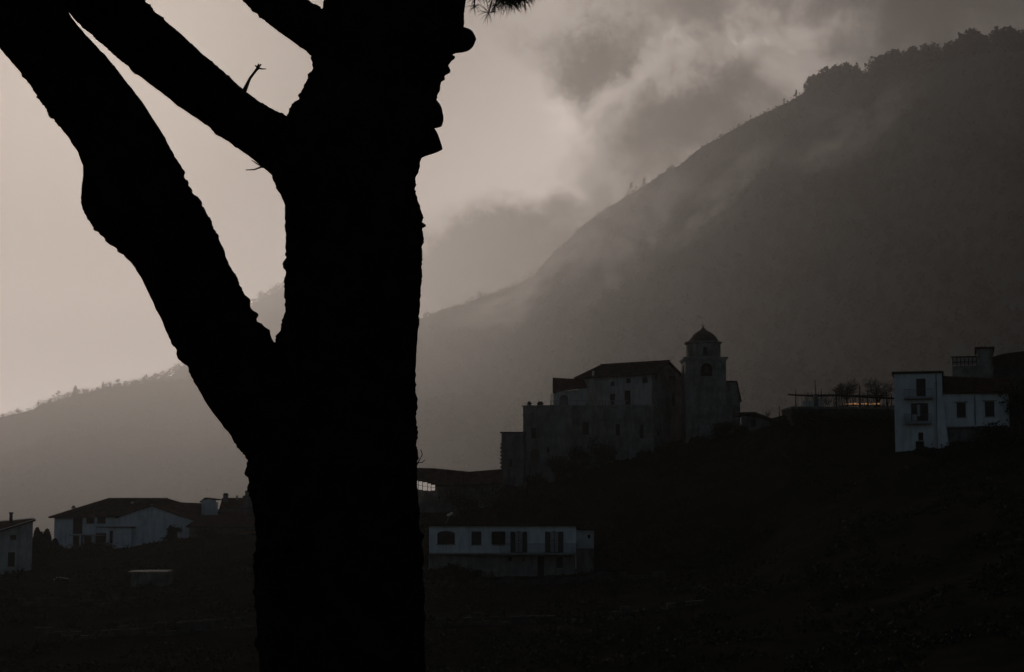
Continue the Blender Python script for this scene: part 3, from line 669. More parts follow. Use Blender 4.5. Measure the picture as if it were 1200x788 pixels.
# --- long low roof right of the tower
b = Bld('low_outbuilding', 870, 228, R(4), 'low rough stone outbuilding with a sloping dark roof right of the bell tower')
w = b.upx(917); zt = b.z(488)
wall(b, 'wall', (0, 0), (1, 0), w, b.z(487), opn(b, [(880, 492, 886, 501)]), M['lower'], zt2=b.z(497)); wall(b, 'wall', (w, 0), (0, 1), 5, b.z(497), [], M['lower'])
slab(b, 'roof', [(-0.1, -0.3, b.z(483.5)), (b.upx(886), -0.3, b.z(483)), (w+0.3, -0.3, b.z(496)), (w+0.3, 5, b.z(496)), (b.upx(886), 5, b.z(482.5)), (-0.1, 5, b.z(483))], 0.45, M['tile'])
o = opn(b, [(880, 492, 886, 501)])[0]; window(b, (0, 0), (1, 0), o, 'dark')
bt = Bld('wooden_post', 915, 224, 0, 'thin upright wooden post on the slope beside the low outbuilding', 'post'); mb = MB(); mb.tube([(0, 0, -1), (0.02, 0, bt.z(476))], [0.08, 0.05], 6); mb.build('pole', M['wood'], bt.root)

# --- bell tower
b = Bld('bell_tower', 805, 236, R(0), 'square stone bell tower with a small tiled dome rising above the church', 'tower')
w = b.upx(853); c = w/2; zt = b.z(420.5)
ops = opn(b, [(821, 425.5, 835, 441, 1)])
wall(b, 'shaft', (0, 0), (1, 0), w, zt, ops, M['stone'], dep=0.5)
for O, U in (((w, 0), (0, 1)), ((w, w), (-1, 0)), ((0, w), (0, -1))): wall(b, 'shaft', O, U, w, zt, [(c-.85, ops[0][1], c+.85, ops[0][3], 1)], M['stone'], dep=0.5)
plain_box(b, 'chamber_shade', 1.5, 1.5, w-1.5, w-1.5, -2, zt-0.3, M['wood'])  # dark block standing in for the shade inside the bell opening
mb = MB(); mb.lathe([(0.02, -0.05), (0.5, -0.05), (0.42, 0.15), (0.28, 0.5), (0.22, 0.75), (0.08, 0.85)], 20, (0, 0)); bo = mb.build('bell', M['metal'], b.root, True); bo.location = (c+.1, 0.36, ops[0][1]+0.55); bo.scale = (.7, .28, 1)
mb = MB(); mb.box((-0.28, -0.28, zt), (w+0.28, w+0.28, zt+0.24)); mb.box((-0.14, -0.14, zt-0.2), (w+0.14, w+0.14, zt-0.002)); mb.build('cornice', M['trim'], b.root)
r8 = (b.upx(849, (0, c))-b.upx(810, (0, c)))/2; z8 = b.z(403, 0, c); zs_ = zt+0.242
a8 = r8/cos(pi/8); wn8 = 2*a8*sin(pi/8)
for k in range(8):
    th = -pi/2 + k*pi/4; nrm = Vector((cos(th), sin(th))); tg = Vector((-nrm.y, nrm.x)); O = Vector((c, c)) + nrm*r8 - tg*wn8/2
    op = [(wn8/2-.3, zs_+0.35, wn8/2+.3, zs_+1.5, 1)] if k % 2 == 0 else []
    wall(b, 'belfry_wall', O, tg, wn8, z8, op, M['stone'], zb=zs_, dep=0.3)
plain_box(b, 'belfry_core', c-1.5, c-1.5, c+1.5, c+1.5, zs_, z8-0.1, M['lower'])
mb = MB(); mb.lathe([(a8-0.02, z8-0.16), (a8+0.16, z8-0.05), (a8+0.3, z8+0.05), (a8+0.3, z8+0.18), (a8, z8+0.19)], 8, (c, c), pi/8); mb.build('cornice', M['trim'], b.root)
mp = w/48.0; pr = [(hw*mp, b.z(py, 0, c)) for hw, py in ((18.6, 401.5), (18, 399.3), (16.4, 396.5), (14.0, 393.7), (11.2, 391.3), (8.4, 389.4), (5.6, 387.9), (3.6, 386.8), (2.6, 385.8), (1.8, 384.6), (0.9, 383.2), (0.3, 382.2))]
mb = MB(); mb.lathe(pr, 24, (c, c)); dm = mb.build('dome', M['dome'], b.root)
mb = MB(); ct = b.z(378.5, 0, c); mb.box((c-.03, c-.03, b.z(383.5, 0, c)), (c+.03, c+.03, ct)); mb.box((c-.3, c-.025, ct-0.42), (c+.3, c+.025, ct-0.36)); mb.build('cross', M['metal'], dm)
# small side block right of the tower
b = Bld('side_chapel', 853.5, 238, R(0), 'narrow side chapel with a lean-to roof against the right of the bell tower', 'chapel')
w = b.upx(869); u1 = b.upx(865)
mb = MB(); pr = [(0.003, -6), (w, -6), (w, b.z(470)), (u1, b.z(448)), (0.003, b.z(448))]
mb.add([(u, 0.0, z) for u, z in pr] + [(u, 5, z) for u, z in pr], [(0, 1, 2, 3, 4), (9, 8, 7, 6, 5)] + [(i, i+5, (i+1) % 5+5, (i+1) % 5) for i in range(5)]); mb.build('wall', M['stone'], b.root)
slab(b, 'roof', [(0.003, -0.2, b.z(446.5)), (u1+0.1, -0.2, b.z(446.5)), (u1+0.1, 5.2, b.z(446.5)), (0.003, 5.2, b.z(446.5))], 0.16, M['tile'])
slab(b, 'roof', [(u1+0.11, -0.2, b.z(447)), (w+0.2, -0.2, b.z(469.5)), (w+0.2, 5.2, b.z(469.5)), (u1+0.11, 5.2, b.z(447))], 0.16, M['tile'])

# --- church nave, seen on its corner
b = Bld('church', 765, 238, R(0), 'old plastered church with a long tiled roof left of the bell tower', 'church')
zc = b.z(438); al = R(36)
U1 = Vector((-cos(al), sin(al))); U2 = Vector((sin(al), cos(al)))       # along the nave, along the gable front
L1 = 12.4; L2 = 8.4
Oa = U1*L1; Ua = -U1      # long side: starts at its far left end as seen from outside
ops = opn(b, [(715, 447, 720, 452.5, 1), (733.5, 443.5, 739, 449, 1), (752.5, 442, 759, 449, 1), (731.5, 458, 739, 475), (714.5, 462, 720.5, 475)], Oa, Ua)
wall(b, 'side_wall', Oa, Ua, L1, zc, ops, M['churchwall'])
for o in ops[:3]: window(b, Oa, Ua, o, 'dark', sill=False)
window(b, Oa, Ua, ops[3], 'door', sill=False, pane=M['wood']); window(b, Oa, Ua, ops[4], 'door', sill=False, pane=M['wood'])
og = opn(b, [(768, 439, 771.5, 445), (784, 438, 792, 447), (787, 460, 791.5, 476), (770, 505, 773, 512)], (0, 0), U2); zr = b.z(424.5, *(U2*L2/2))
wall(b, 'front_wall', (0, 0), U2, L2, zc, og, M['stone'])
for o in og: window(b, (0, 0), U2, o, 'dark')
gv3 = [Vector((0, 0, zc)), Vector((*(U2*L2), zc)), Vector((*(U2*L2/2), zr-0.12))]; mb = MB(); mb.add(gv3, [(0, 1, 2)]); mb.build('gable', M['stone'], b.root)
wall(b, 'back_wall', U2*L2, U1, L1, zc, [], M['stone']); wall(b, 'back_wall', U1*L1+U2*L2, -U2, L2, zc, [], M['stone'])
V3 = lambda p, z: Vector((p[0], p[1], z)); ov = 0.45; slp = (zr-zc)/(L2/2)
e0 = V3(-U2*ov - U1*ov, zc-slp*ov+.12); e1 = V3(U1*(L1+ov) - U2*ov, zc-slp*ov+.12); r0 = V3(U2*L2/2 - U1*ov, zr+.12); r1 = V3(U2*L2/2 + U1*(L1-1.2), zr+.12)
f0 = V3(U2*(L2+ov) - U1*ov, zc-slp*ov+.12); f1 = V3(U2*(L2+ov) + U1*(L1+ov), zc-slp*ov+.12)
rf = slab(b, 'roof', [e0, r0, r1, e1], 0.16, M['tile']); tile_rows(b, e0, e1, r0, r1, rf)
slab(b, 'roof', [f0, f1, r1, r0], 0.16, M['tile']); slab(b, 'roof', [e1, r1, f1], 0.16, M['tile'])
mb = MB(); mb.tube([r0 + Vector((0, 0, .06)), r1 + Vector((0, 0, .06))], 0.12, 8); mb.build('ridge', M['tile'], b.root)
# choir wing, lower, at the far left end
b = Bld('church_wing', 649, 240.5, R(4), 'lower left wing of the church with an arched niche and a shallow tiled roof', 'church')
w = b.upx(688); zt = b.z(460); ops = opn(b, [(655.5, 463, 666, 479, 1)])
wall(b, 'wall', (0, 0), (1, 0), w, zt, ops, M['cream'], zt2=b.z(455.5), dep=0.5)
mb = MB(); mb.box((ops[0][0], 0.5, ops[0][1]-0.5), (ops[0][2], 0.55, ops[0][3])); mb.build('niche_back', M['lower'], b.root)
wall(b, 'wall', (0, 5), (0, -1), 5, zt, [], M['cream'])
rf = slab(b, 'roof', [(-0.15, -0.4, b.z(459)), (w, -0.4, b.z(453)), (w, 4.2, b.z(444.5, 0, 4)), (0.3, 4.2, b.z(442.8, 0, 4))], 0.2, M['tile'])
tile_rows(b, (-0.1, -0.4, b.z(459)), (w, -0.4, b.z(453)), (0.35, 4.2, b.z(442.8, 0, 4)), (w, 4.2, b.z(444.5, 0, 4)), rf)
chimney(b, b.upx(699), 3.0, b.z(446, 0, 3), b.z(434.5, 0, 3), 0.3)
for px in (649.5, 651): plain_box(b, 'bracket', b.upx(px-1), -0.3, b.upx(px+1), 0.0-0.003, b.z(461), b.z(459.6), M['wood'])
# lower storey: the long terrace wall with tall windows
b = Bld('convent_block', 645, 231, R(-2), 'lower terrace block of weathered stone with slit windows under the church nave', 'building', zb=Zof(560, 231))
w = b.upx(767); zt = b.z(476)
ops = opn(b, [(683, 495, 690, 510), (721.5, 497, 726.5, 511), (749.5, 498, 754.5, 514)])
wall(b, 'wall', (0, 0), (1, 0), w, zt, ops, M['stone'])
for o in ops: window(b, (0, 0), (1, 0), o)
wall(b, 'wall', (w, 0), (0, 1), 6, zt, [], M['stone'])
slab(b, 'terrace', [(0, -0.15, zt+.15), (w+.1, -0.15, zt+.15), (w+.1, 14, zt+.15), (0, 14, zt+.15)], 0.2, M['trim'])
mb = MB()
zz = zt+.155
for i in range(27): mb.box((0.05+i*w/27*0.75, -0.05, zz), (0.14+i*w/27*0.75, 0.04, zz+0.5))
mb.box((0.02, -0.07, zz+0.5), (w*0.75, 0.06, zz+0.58)); mb.build('parapet', M['trim'], b.root)
for px0, px1 in ((700, 704), (738, 741), (761, 766)):
    u0, u1 = b.upx(px0), b.upx(px1); mb = MB(); zt_ = b.z(490)
    mb.add([(u0, -0.02, zt_), (u1, -0.02, zt_), (u1, -1.3, -1), (u0, -1.3, -1), (u0, 0.02, zt_), (u1, 0.02, zt_), (u1, 0.02, -1), (u0, 0.02, -1)], [(0, 3, 2, 1), (0, 4, 7, 3), (1, 2, 6, 5), (0, 1, 5, 4)]); mb.build('buttress', M['stone'], b.root)
# left blocks
b = Bld('square_block', 613, 229, R(-5), 'square flat-topped stone block stepping down left of the church', 'building', zb=Zof(575, 229))
w = b.upx(671); zt = b.z(476.5); ops = opn(b, [(622.5, 502, 628, 514), (621.5, 526, 632, 541, 1), (641, 524, 643.5, 531)])
wall(b, 'wall', (0, 0), (1, 0), w, zt, ops, M['stone'])
for o in ops: window(b, (0, 0), (1, 0), o, 'sash' if o[4] == 0 else 'dark')
wall(b, 'wall', (w, 0), (0, 1), 7, zt, [], M['stone']); wall(b, 'wall', (0, 7), (0, -1), 7, zt, [], M['stone'])
slab(b, 'roof', [(-0.12, -0.12, zt+.14), (w+.1, -0.12, zt+.14), (w+.1, 7, zt+.14), (-0.12, 7, zt+.14)], 0.14, M['trim'])
mb = MB(); pu = b.upx(634); mb.box((pu-.12, -0.3, -3), (pu+0.35, -0.003, zt-1.0)); mb.build('pilaster', M['stone'], b.root)
for px in (620, 632, 634): chimney(b, b.upx(px), 0.6, zt+0.14, zt+0.38, 0.5, 'lower')
b = Bld('lower_block', 587.5, 227, R(-8), 'lowest flat-roofed stone block at the left foot of the church', 'building', zb=Zof(580, 227))
w = b.upx(613.5); zt = b.z(507.5); ops = opn(b, [(597, 538, 600, 548)])
wall(b, 'wall', (0, 0), (1, 0), w, zt, ops, M['lower']); window(b, (0, 0), (1, 0), ops[0], 'dark')
wall(b, 'wall', (0, 6), (0, -1), 6, zt, [], M['lower']); wall(b, 'wall', (w, 0), (0, 1), 6, zt, [], M['lower'])
slab(b, 'roof', [(-0.15, -0.15, zt+.14), (w+.1, -0.15, zt+.12), (w+.1, 6, zt+.14), (-0.15, 6, zt+.14)], 0.18, M['tile'])
mb = MB()
for k in range(9): mb.box((-0.12-.06*random.random(), -0.1, b.z(520+k*4.4)-0.25), (0.2, 0.3, b.z(520+k*4.4)+0.1*random.random()))
mb.build('quoin', M['lower'], b.root)

# --- long roof below the church, behind the white house
b = Bld('long_roofed_barn', 470, 214, R(2), 'long low barn with a sagging roof and panes made to glow like daylight between trunk and church', 'barn', zb=Zof(600, 214))
w = b.upx(588); zt = b.z(567)
wall(b, 'wall', (0, 0.5), (1, 0), w, zt, [], M['lower']); wall(b, 'wall', (w, 0.5), (0, 1), 5, zt, [], M['lower'])
ue = b.upx(550)
e = [(-0.3, -0.6, b.z(562)), (b.upx(508), -0.6, b.z(569)), (ue, -0.6, b.z(567.5)), (w+.1, -0.6, b.z(566))]
r_ = [(-0.3, 3.5, b.z(548, 0, 3.5)), (b.upx(508), 3.5, b.z(549, 0, 3.5)), (ue, 3.5, b.z(553, 0, 3.5)), (w+.1, 3.5, b.z(550, 0, 3.5))]
for i in range(3):
    rf = slab(b, 'roof', [e[i], e[i+1], r_[i+1], r_[i]], 0.2, M['tile']); tile_rows(b, e[i], e[i+1], r_[i], r_[i+1], rf)
slab(b, 'roof_back', [(p[0], p[1]+.02, p[2]) for p in r_] + [(w+.1, 7.5, b.z(566)), (-0.3, 7.5, b.z(562))], 0.2, M['tile'])
fr = MB(); a = b.upx(484); 
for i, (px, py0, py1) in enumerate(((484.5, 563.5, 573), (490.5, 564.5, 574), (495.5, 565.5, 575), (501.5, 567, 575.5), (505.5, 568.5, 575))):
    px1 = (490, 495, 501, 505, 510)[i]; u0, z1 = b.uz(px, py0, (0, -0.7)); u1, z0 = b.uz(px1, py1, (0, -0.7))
    m_ = MB(); m_.box((u0, -0.72, z0), (u1, -0.70, z1)); p = m_.build('pane', M['sky_glow'], b.root)  # pane glows by itself in place of bright sky on the glass
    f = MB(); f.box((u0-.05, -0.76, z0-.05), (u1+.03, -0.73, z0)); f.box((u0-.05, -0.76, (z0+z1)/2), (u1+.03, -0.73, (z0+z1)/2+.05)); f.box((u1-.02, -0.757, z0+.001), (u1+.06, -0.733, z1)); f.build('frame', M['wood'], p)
u0, zr_ = b.uz(483, 562, (0, -0.9)); u1, zr2 = b.uz(511, 568.5, (0, -0.9)); slab(b, 'porch_roof', [(u0, -1.0, zr_+.15), (u1, -1.0, zr2+.15), (u1, 0.4, zr2+.35), (u0, 0.4, zr_+.35)], 0.12, M['tile'])

# --- white house in the middle
b = Bld('white_house', 503, 185, R(-1), 'long white two-storey farmhouse with open shutters and a full balcony below the church', zb=Zof(682, 185))
w = b.upx(675); zt = b.z(616.5); zf = b.z(648); D = 6
ops = opn(b, [(512.5, 622.5, 533, 638, .35), (552.5, 623, 564, 638.5), (579, 623, 590, 638.5), (603, 623, 613, 648, .35), (644, 623, 655, 648, .35)])
wall(b, 'wall', (0, 0), (1, 0), w, zt, ops, M['white'], zb=zf)
window(b, (0, 0), (1, 0), ops[0], pane=M['brown']); window(b, (0, 0), (1, 0), ops[1], pane=M['shutter'])
window(b, (0, 0), (1, 0), ops[2], sh=(M['shutter'], 62, 0.45)); window(b, (0, 0), (1, 0), ops[3], sill=False, pane=M['curtain'], sh=(M['shutter'], 8, 0.48)); window(b, (0, 0), (1, 0), ops[4], sill=False, pane=M['curtain'], sh=(M['shutter'], 8, 0.48))
lo = opn(b, [(630, 652, 637.5, 679), (652, 653, 659.5, 666), (596, 653, 600, 657.5), (612, 655, 614.5, 658.5)], (0, 1.1))
wall(b, 'lower_wall', (0, 1.1), (1, 0), w-.05, zf+.02, lo, M['lowstone'])
window(b, (0, 1.1), (1, 0), lo[0], 'door', sill=False, pane=M['wood']); window(b, (0, 1.1), (1, 0), lo[1]); window(b, (0, 1.1), (1, 0), lo[2], 'dark', sill=False); window(b, (0, 1.1), (1, 0), lo[3], 'dark', sill=False)
wall(b, 'wall', (w, 0), (0, 1), D, zt, [], M['white']); wall(b, 'wall', (0, D), (0, -1), D, zt, [], M['white'])
s = plain_box(b, 'balcony', b.upx(585), -0.9, w, -0.003, zf-0.18, zf-0.002, M['trim']); railing(b, (b.upx(586), -0.88), (1, 0), w-b.upx(586), zf, 0.95, s, gap=0.12, ret=0.8)
plain_box(b, 'floor_edge', 0, 0.002, w, 1.1, zf-0.16, zf-0.004, M['trim'])
rf = slab(b, 'roof', [(-0.3, -0.45, zt+.1), (w+.25, -0.45, zt+.1), (w+.2, D/2, zt+.22), (-.25, D/2, zt+.22)], 0.12, M['wood'])
slab(b, 'roof_back', [(w+.25, D+.3, zt+.1), (-0.3, D+.3, zt+.1), (-.25, D/2+.01, zt+.22), (w+.2, D/2+.01, zt+.22)], 0.12, M['tile'])
wa = b.upx(696); za = b.z(621.5); oa = opn(b, [(688.5, 627, 692, 631)], (0, 0.6))
an = wall(b, 'annex_wall', (w+.003, 0.6), (1, 0), wa-w, za, [(o[0]-w, *o[1:3], o[3]) if 0 else (o[0]-w, o[1], o[2]-w, o[3]) for o in oa], M['cream'], zb=b.z(643)); wall(b, 'annex_wall', (wa, 0.6), (0, 1), 4, za, [], M['cream'])
slab(b, 'annex_roof', [(w+.26, 0.4, za+.15), (wa+.2, 0.4, za+.12), (wa+.2, 4.8, za+.3), (w+.26, 4.8, za+.3)], 0.14, M['wood'])
window(b, (w+.003, 0.6), (1, 0), (oa[0][0]-w, oa[0][1], oa[0][2]-w, oa[0][3]), 'dark', sill=False)
plain_box(b, 'annex_base', w+.01, 0.9, wa-.05, 4.6, -1, b.z(643)-.003, M['lower'])
an_ = Bld('roof_antenna', 521, 187, 0, 'thin slanting antenna with a pale dish on the white farmhouse roof', 'antenna', zb=b.z0+zt+.3)
mb = MB(); q = [(0, 0, -0.3), (an_.upx(527), 0, an_.z(604.5))]; mb.tube(q, 0.035, 6); mb.tube([(an_.upx(528), 0, an_.z(603)), (an_.upx(534), 0, an_.z(606))], 0.02, 5); mb.tube([(an_.upx(526), 0, an_.z(603)), (an_.upx(534), 0, an_.z(603.5))], 0.02, 5); mb.build('mast', M['pipe'], an_.root)
mb = MB(); mb.lathe([(0.02, 0.0), (0.2, 0.04), (0.34, 0.14), (0.36, 0.15), (0.18, 0.02)], 16); d_ = mb.build('dish', M['sheet'], an_.root, True); d_.location = (an_.upx(527.5), 0, an_.z(604.2)); d_.rotation_euler = (R(20), R(-25), 0)

# --- big house on the left
b = Bld('villa', 64, 246, R(-2), 'large two-storey pale villa with a hipped tiled roof and a gabled front wing', zb=Zof(646, 246))
w1 = b.upx(140); zt = b.z(606)
ops = opn(b, [(85.5, 606.5, 96.5, 626), (85.5, 628, 96.5, 641), (101, 604.8+2, 110.5, 613.5), (114, 606.5, 123.5, 613.5), (98.5, 627, 109, 640), (112, 625, 124, 641)])
wall(b, 'wall', (0, 0), (1, 0), w1, zt, ops, M['white'], dep=0.3)
window(b, (0, 0), (1, 0), ops[0], 'dark', sill=False, dep=0.28, pane=M['brown']); window(b, (0, 0), (1, 0), ops[1], 'dark', sill=False, dep=0.28, pane=M['wood'])
for o in ops[2:4]: window(b, (0, 0), (1, 0), o, pane=M['brown'], dep=0.28)
for o in ops[4:]: window(b, (0, 0), (1, 0), o, dep=0.28, sill=False)
bu0, bu1 = b.upx(83.5), b.upx(124.5); zb_ = b.z(626.8); bl = plain_box(b, 'balcony', bu0, -0.9, bu1, -0.003, zb_-.12, zb_, M['trim'])
for px in (96.5, 111): u = b.upx(px); plain_box(b, 'pillar', u-.12, -0.85, u+.12, -0.6, -2, zb_-.121, M['white'])
wall(b, 'wall', (0, 9), (0, -1), 9, zt, [], M['white'])
ug0, ug1 = b.upx(132), b.upx(240); gz = -2.4
og = opn(b, [(139, 601.5, 147, 608), (128.5, 622, 132, 637)], (0, gz))
U_ = (1, 0); px_pk = 178; zl = b.z(605, 0, gz); upk = b.upx(px_pk, (0, gz)) ; zpk = b.z(593.5, 0, gz); zrr = b.z(611, 0, gz)
wv0, wv1 = b.upx(139, (0, gz)), b.upx(228, (0, gz))
wall(b, 'wing_wall', (wv0, gz), (1, 0), wv1-wv0, min(zl, zrr), [], M['white'])
mb = MB(); mm = min(zl, zrr); mb.add([(wv0, gz, mm), (wv1, gz, mm), (wv1, gz, zrr+.001), (upk, gz, zpk), (wv0, gz, zl)], [(0, 1, 2, 3, 4)]); mb.build('wing_gable', M['white'], b.root)
wall(b, 'wing_wall', (wv0, 0), (0, -1), -gz, zl, [], M['white']); wall(b, 'wing_wall', (wv1, gz), (0, 1), 8, zrr, [], M['white'])
slab(b, 'wing_roof', [(wv0-.4, gz-.35, zl-.12), (upk, gz-.35, zpk+.17), (upk, 4, zpk+.17), (wv0-.4, 4, zl-.12)], .16, M['tile'])
slab(b, 'wing_roof', [(upk+.003, gz-.35, zpk+.17), (wv1+.9, gz-.35, zrr-.12), (wv1+.9, 4, zrr-.12), (upk+.003, 4, zpk+.17)], .16, M['tile'])
# canopy and porch wall in front
pu0, pu1 = b.upx(114, (0, -3.2)), b.upx(158, (0, -3.2)); zc_ = b.z(618.5, 0, -3.2)
plain_box(b, 'canopy', pu0, -3.6, pu1, gz-.003, zc_, zc_+.14, M['tile'])
pw = opn(b, [(128.5, 622, 132, 637)], (pu0+1.4, -3.2)); u_ = b.upx(125, (0, -3.2)); pw = opn(b, [(128.5, 622, 132, 637)], (u_, -3.2))
wall(b, 'porch_wall', (u_, -3.2), (1, 0), pu1-u_-.4, zc_-.003, pw, M['white']); window(b, (u_, -3.2), (1, 0), pw[0], 'dark', sill=False)
# main hipped roof
zr1 = b.z(584, 0, 5); e0 = (-0.7, -0.6, b.z(606.2)); e1 = (w1+.6, -0.6, b.z(604.8)); ra = (b.upx(128, (0, 5)), 5, zr1); rb = (b.upx(196, (0, 5)), 5, zr1)
rf = slab(b, 'roof', [e0, e1, (b.upx(185, (0, 5)), 4.99, zr1), ra], .16, M['tile']); tile_rows(b, e0, e1, ra, rb, rf)
slab(b, 'roof', [(e0[0], 10, e0[2]), e0, ra], .16, M['tile'])
slab(b, 'roof', [(w1, 1.0, b.z(600)), (b.upx(214, (0, 1)), 1.0, b.z(603)), (b.upx(236, (0, 1)), 1.0, b.z(606)), (b.upx(236, (0, 5)), 5, b.z(590, 0, 5)), (b.upx(212, (0, 5)), 5, b.z(589, 0, 5)), (rb[0]-.01, 5, zr1-.01), (b.upx(185, (0, 5)), 5, zr1-.02)], .16, M['tile'])
slab(b, 'roof_back', [(ra[0], 5.02, zr1), (rb[0], 5.02, zr1), (b.upx(236, (0, 10)), 10, b.z(604)), (e0[0], 10, e0[2])], .16, M['tile'])
for px, py, v in ((86, 593.8, 2.4), (155, 586.5, 3.4), (178, 589.5, 3.0)): chimney(b, b.upx(px, (0, v)), v, b.z(603), b.z(py+1.5, 0, v), .4)

# --- cropped house at the left edge
b = Bld('edge_house', -20, 212, R(17), 'grey rendered house with a single-pitch roof at the left edge', zb=Zof(676, 214))
w = b.upx(39); zl = b.z(630.5); zr_ = b.z(610.5); uf = lambda px: b.upx(px)
ops = opn(b, [(12, 625.5, 19, 633), (9.5, 647.5, 17, 664)])
wall(b, 'wall', (0, 0), (1, 0), w, zl, ops, M['cream'], zt2=zr_)
window(b, (0, 0), (1, 0), ops[0], hood=False); window(b, (0, 0), (1, 0), ops[1], 'door', pane=M['brown'])
wall(b, 'wall', (w, 0), (0, 1), 7, zr_, [], M['cream'])
rf = slab(b, 'roof', [(-0.3, -0.45, zl+.15), (w+.3, -0.45, zr_+.16), (w+.3, 7, b.z(608.2)), (-0.3, 7, b.z(613.5, 0, 7))], .2, M['tile'])
mb = MB(); mb.add([(-0.3, -0.52, zl+.16), (w+.3, -0.52, zr_+.17), (w+.3, -0.4, zr_+.25), (-0.3, -0.4, zl+.24)], [(0, 1, 2, 3)]); mb.build('eave_rim_glint', M['sheet'], b.root)  # pale strip painted along the eave as its bright rim of light
mb = MB(); mb.add([(-0.3, 6.9, b.z(613.5, 0, 7)+.01), (w+.3, 6.9, b.z(608.2)+.01), (w+.3, 7.02, b.z(608.2)+.09), (-0.3, 7.02, b.z(613.5, 0, 7)+.09)], [(0, 1, 2, 3)]); mb.build('ridge_rim_glint', M['sheet'], b.root)  # pale strip painted along the top edge for sky glare on the roof
ch = MB(); u = b.upx(13.5); ch.box((u-.2, 3, b.z(620)), (u+.2, 3.4, b.z(602.5, 0, 3))); c_ = ch.build('chimney', M['brown'], b.root); k = MB(); k.box((u-.26, 2.94, b.z(602.5, 0, 3)), (u+.26, 3.46, b.z(600.5, 0, 3))); k.build('cap', M['tile'], c_)
plain_box(b, 'path_post', b.upx(21), -2.5, b.upx(22.5), -2.3, -1, b.z(664), M['pipe'])

# --- cluster next to the trunk
b = Bld('gabled_cottage', 236, 250, R(3), 'small gabled cottage with a tiny white end wall between villa and trunk', zb=Zof(630, 250))
w = b.upx(330); zt = b.z(590)
wa_ = b.upx(253); wall(b, 'end_wall', (0, 0), (1, 0), wa_, b.z(586), [], M['white'], zt2=b.z(585), zb=-1); wall(b, 'wall', (0, 0.4), (1, 0), w, b.z(597), [], M['lower'])
slab(b, 'roof', [(-0.25, -0.3, b.z(588)), (b.upx(240), -0.3, b.z(583.2)), (b.upx(240), 5, b.z(583)), (-0.25, 5, b.z(588))], .14, M['tile'])
slab(b, 'roof', [(b.upx(240)+.01, -0.3, b.z(583.2)), (wa_+.3, -0.3, b.z(585.5)), (wa_+.3, 5, b.z(585)), (b.upx(240)+.01, 5, b.z(583))], .14, M['tile'])
slab(b, 'roof', [(wa_+.31, -0.5, b.z(603)), (w, -0.5, b.z(603)), (w, 5, b.z(584, 0, 5)), (wa_+.31, 5, b.z(583.5, 0, 5))], .16, M['tile'])
for px in (249, 254.5): plain_box(b, 'post', b.upx(px-1.2), -0.8, b.upx(px+1.2), -0.55, -1, b.z(589), M['white'])
chimney(b, b.upx(261), 3.5, b.z(592), b.z(580.5, 0, 3.5), .7, 'lower'); chimney(b, b.upx(274), 4, b.z(592), b.z(583, 0, 4), .25, 'lower')
b = Bld('little_turret', 284, 252, 0, 'little stepped turret peeping out just left of the trunk', 'tower', zb=Zof(620, 252))
plain_box(b, 'wall', 0, 0, b.upx(300), 3, -1, b.z(581), M['lower']); plain_box(b, 'wall', b.upx(286.5), .3, b.upx(299), 2.6, b.z(581)+.002, b.z(575), M['lower']); plain_box(b, 'cap', b.upx(288.5), .6, b.upx(298), 2.2, b.z(575)+.002, b.z(570), M['tile'])
b = Bld('lean_to_house', 222, 240, R(2), 'low brown lean-to house with a broad tiled roof below the gabled cottage', zb=Zof(640, 240))
w = b.upx(330); zt = b.z(618)
wall(b, 'wall', (0, 0), (1, 0), w, zt, [], M['lower']); rf = slab(b, 'roof', [(-.4, -.5, b.z(617)), (w, -.5, b.z(618)), (w, 4.5, b.z(603, 0, 4.5)), (1.2, 4.5, b.z(604, 0, 4.5))], .16, M['tile']); tile_rows(b, (-.3, -.5, b.z(617)), (w, -.5, b.z(618)), (1.2, 4.5, b.z(604, 0, 4.5)), (w, 4.5, b.z(603, 0, 4.5)), rf)
b = Bld('small_white_hut', 280, 228, R(-2), 'small white-walled hut right against the left side of the trunk', 'hut', zb=Zof(650, 228))
plain_box(b, 'wall', 0, 0, b.upx(297), 2.5, -2, b.z(628), M['white']); slab(b, 'roof', [(-.2, -.25, b.z(627)), (b.upx(298), -.25, b.z(627)), (b.upx(298), 2.7, b.z(623)), (-.2, 2.7, b.z(623))], .12, M['tile'])
b = Bld('garden_shed', 154, 190, R(-6), 'low garden shed with a pale two-part roof on the dark slope under the villa', 'shed')
w = b.upx(197); z_ = b.z(671); plain_box(b, 'wall', .1, 0.1, w-.1, 2.6, -1.5, z_, M['lower']); slab(b, 'roof', [(-.15, -.25, z_+.1), (w*.48, -.25, z_+.05), (w*.48, 1.6, z_+.25), (-.15, 1.6, z_+.18)], .06, M['trim']); slab(b, 'roof', [(w*.51, -.25, z_+.12), (w+.15, -.25, z_+.15), (w+.15, 1.6, z_+.25), (w*.51, 1.6, z_+.24)], .06, M['trim'])
plain_box(b, 'panel', w*.63, -.02, w-.15, 0.097, -1.0, z_-.15, M['lower'])
b = Bld('glint_frame', 66, 196, R(12), 'low frame with a crooked pale lid standing in for a glint on the lower left slope', 'cold frame')
plain_box(b, 'frame', 0, 0, 1.5, .7, -.6, .3, M['wood']); slab(b, 'lid', [(-.1, -.1, .30), (.35, -.1, .62), (.35, .3, .64), (-.1, .3, .32)], .03, M['sheet']); slab(b, 'lid', [(.5, -.1, .60), (1.6, -.1, .42), (1.6, .2, .43), (.5, .2, .61)], .03, M['cream'])  # pale lids stand in for a glint on the slope

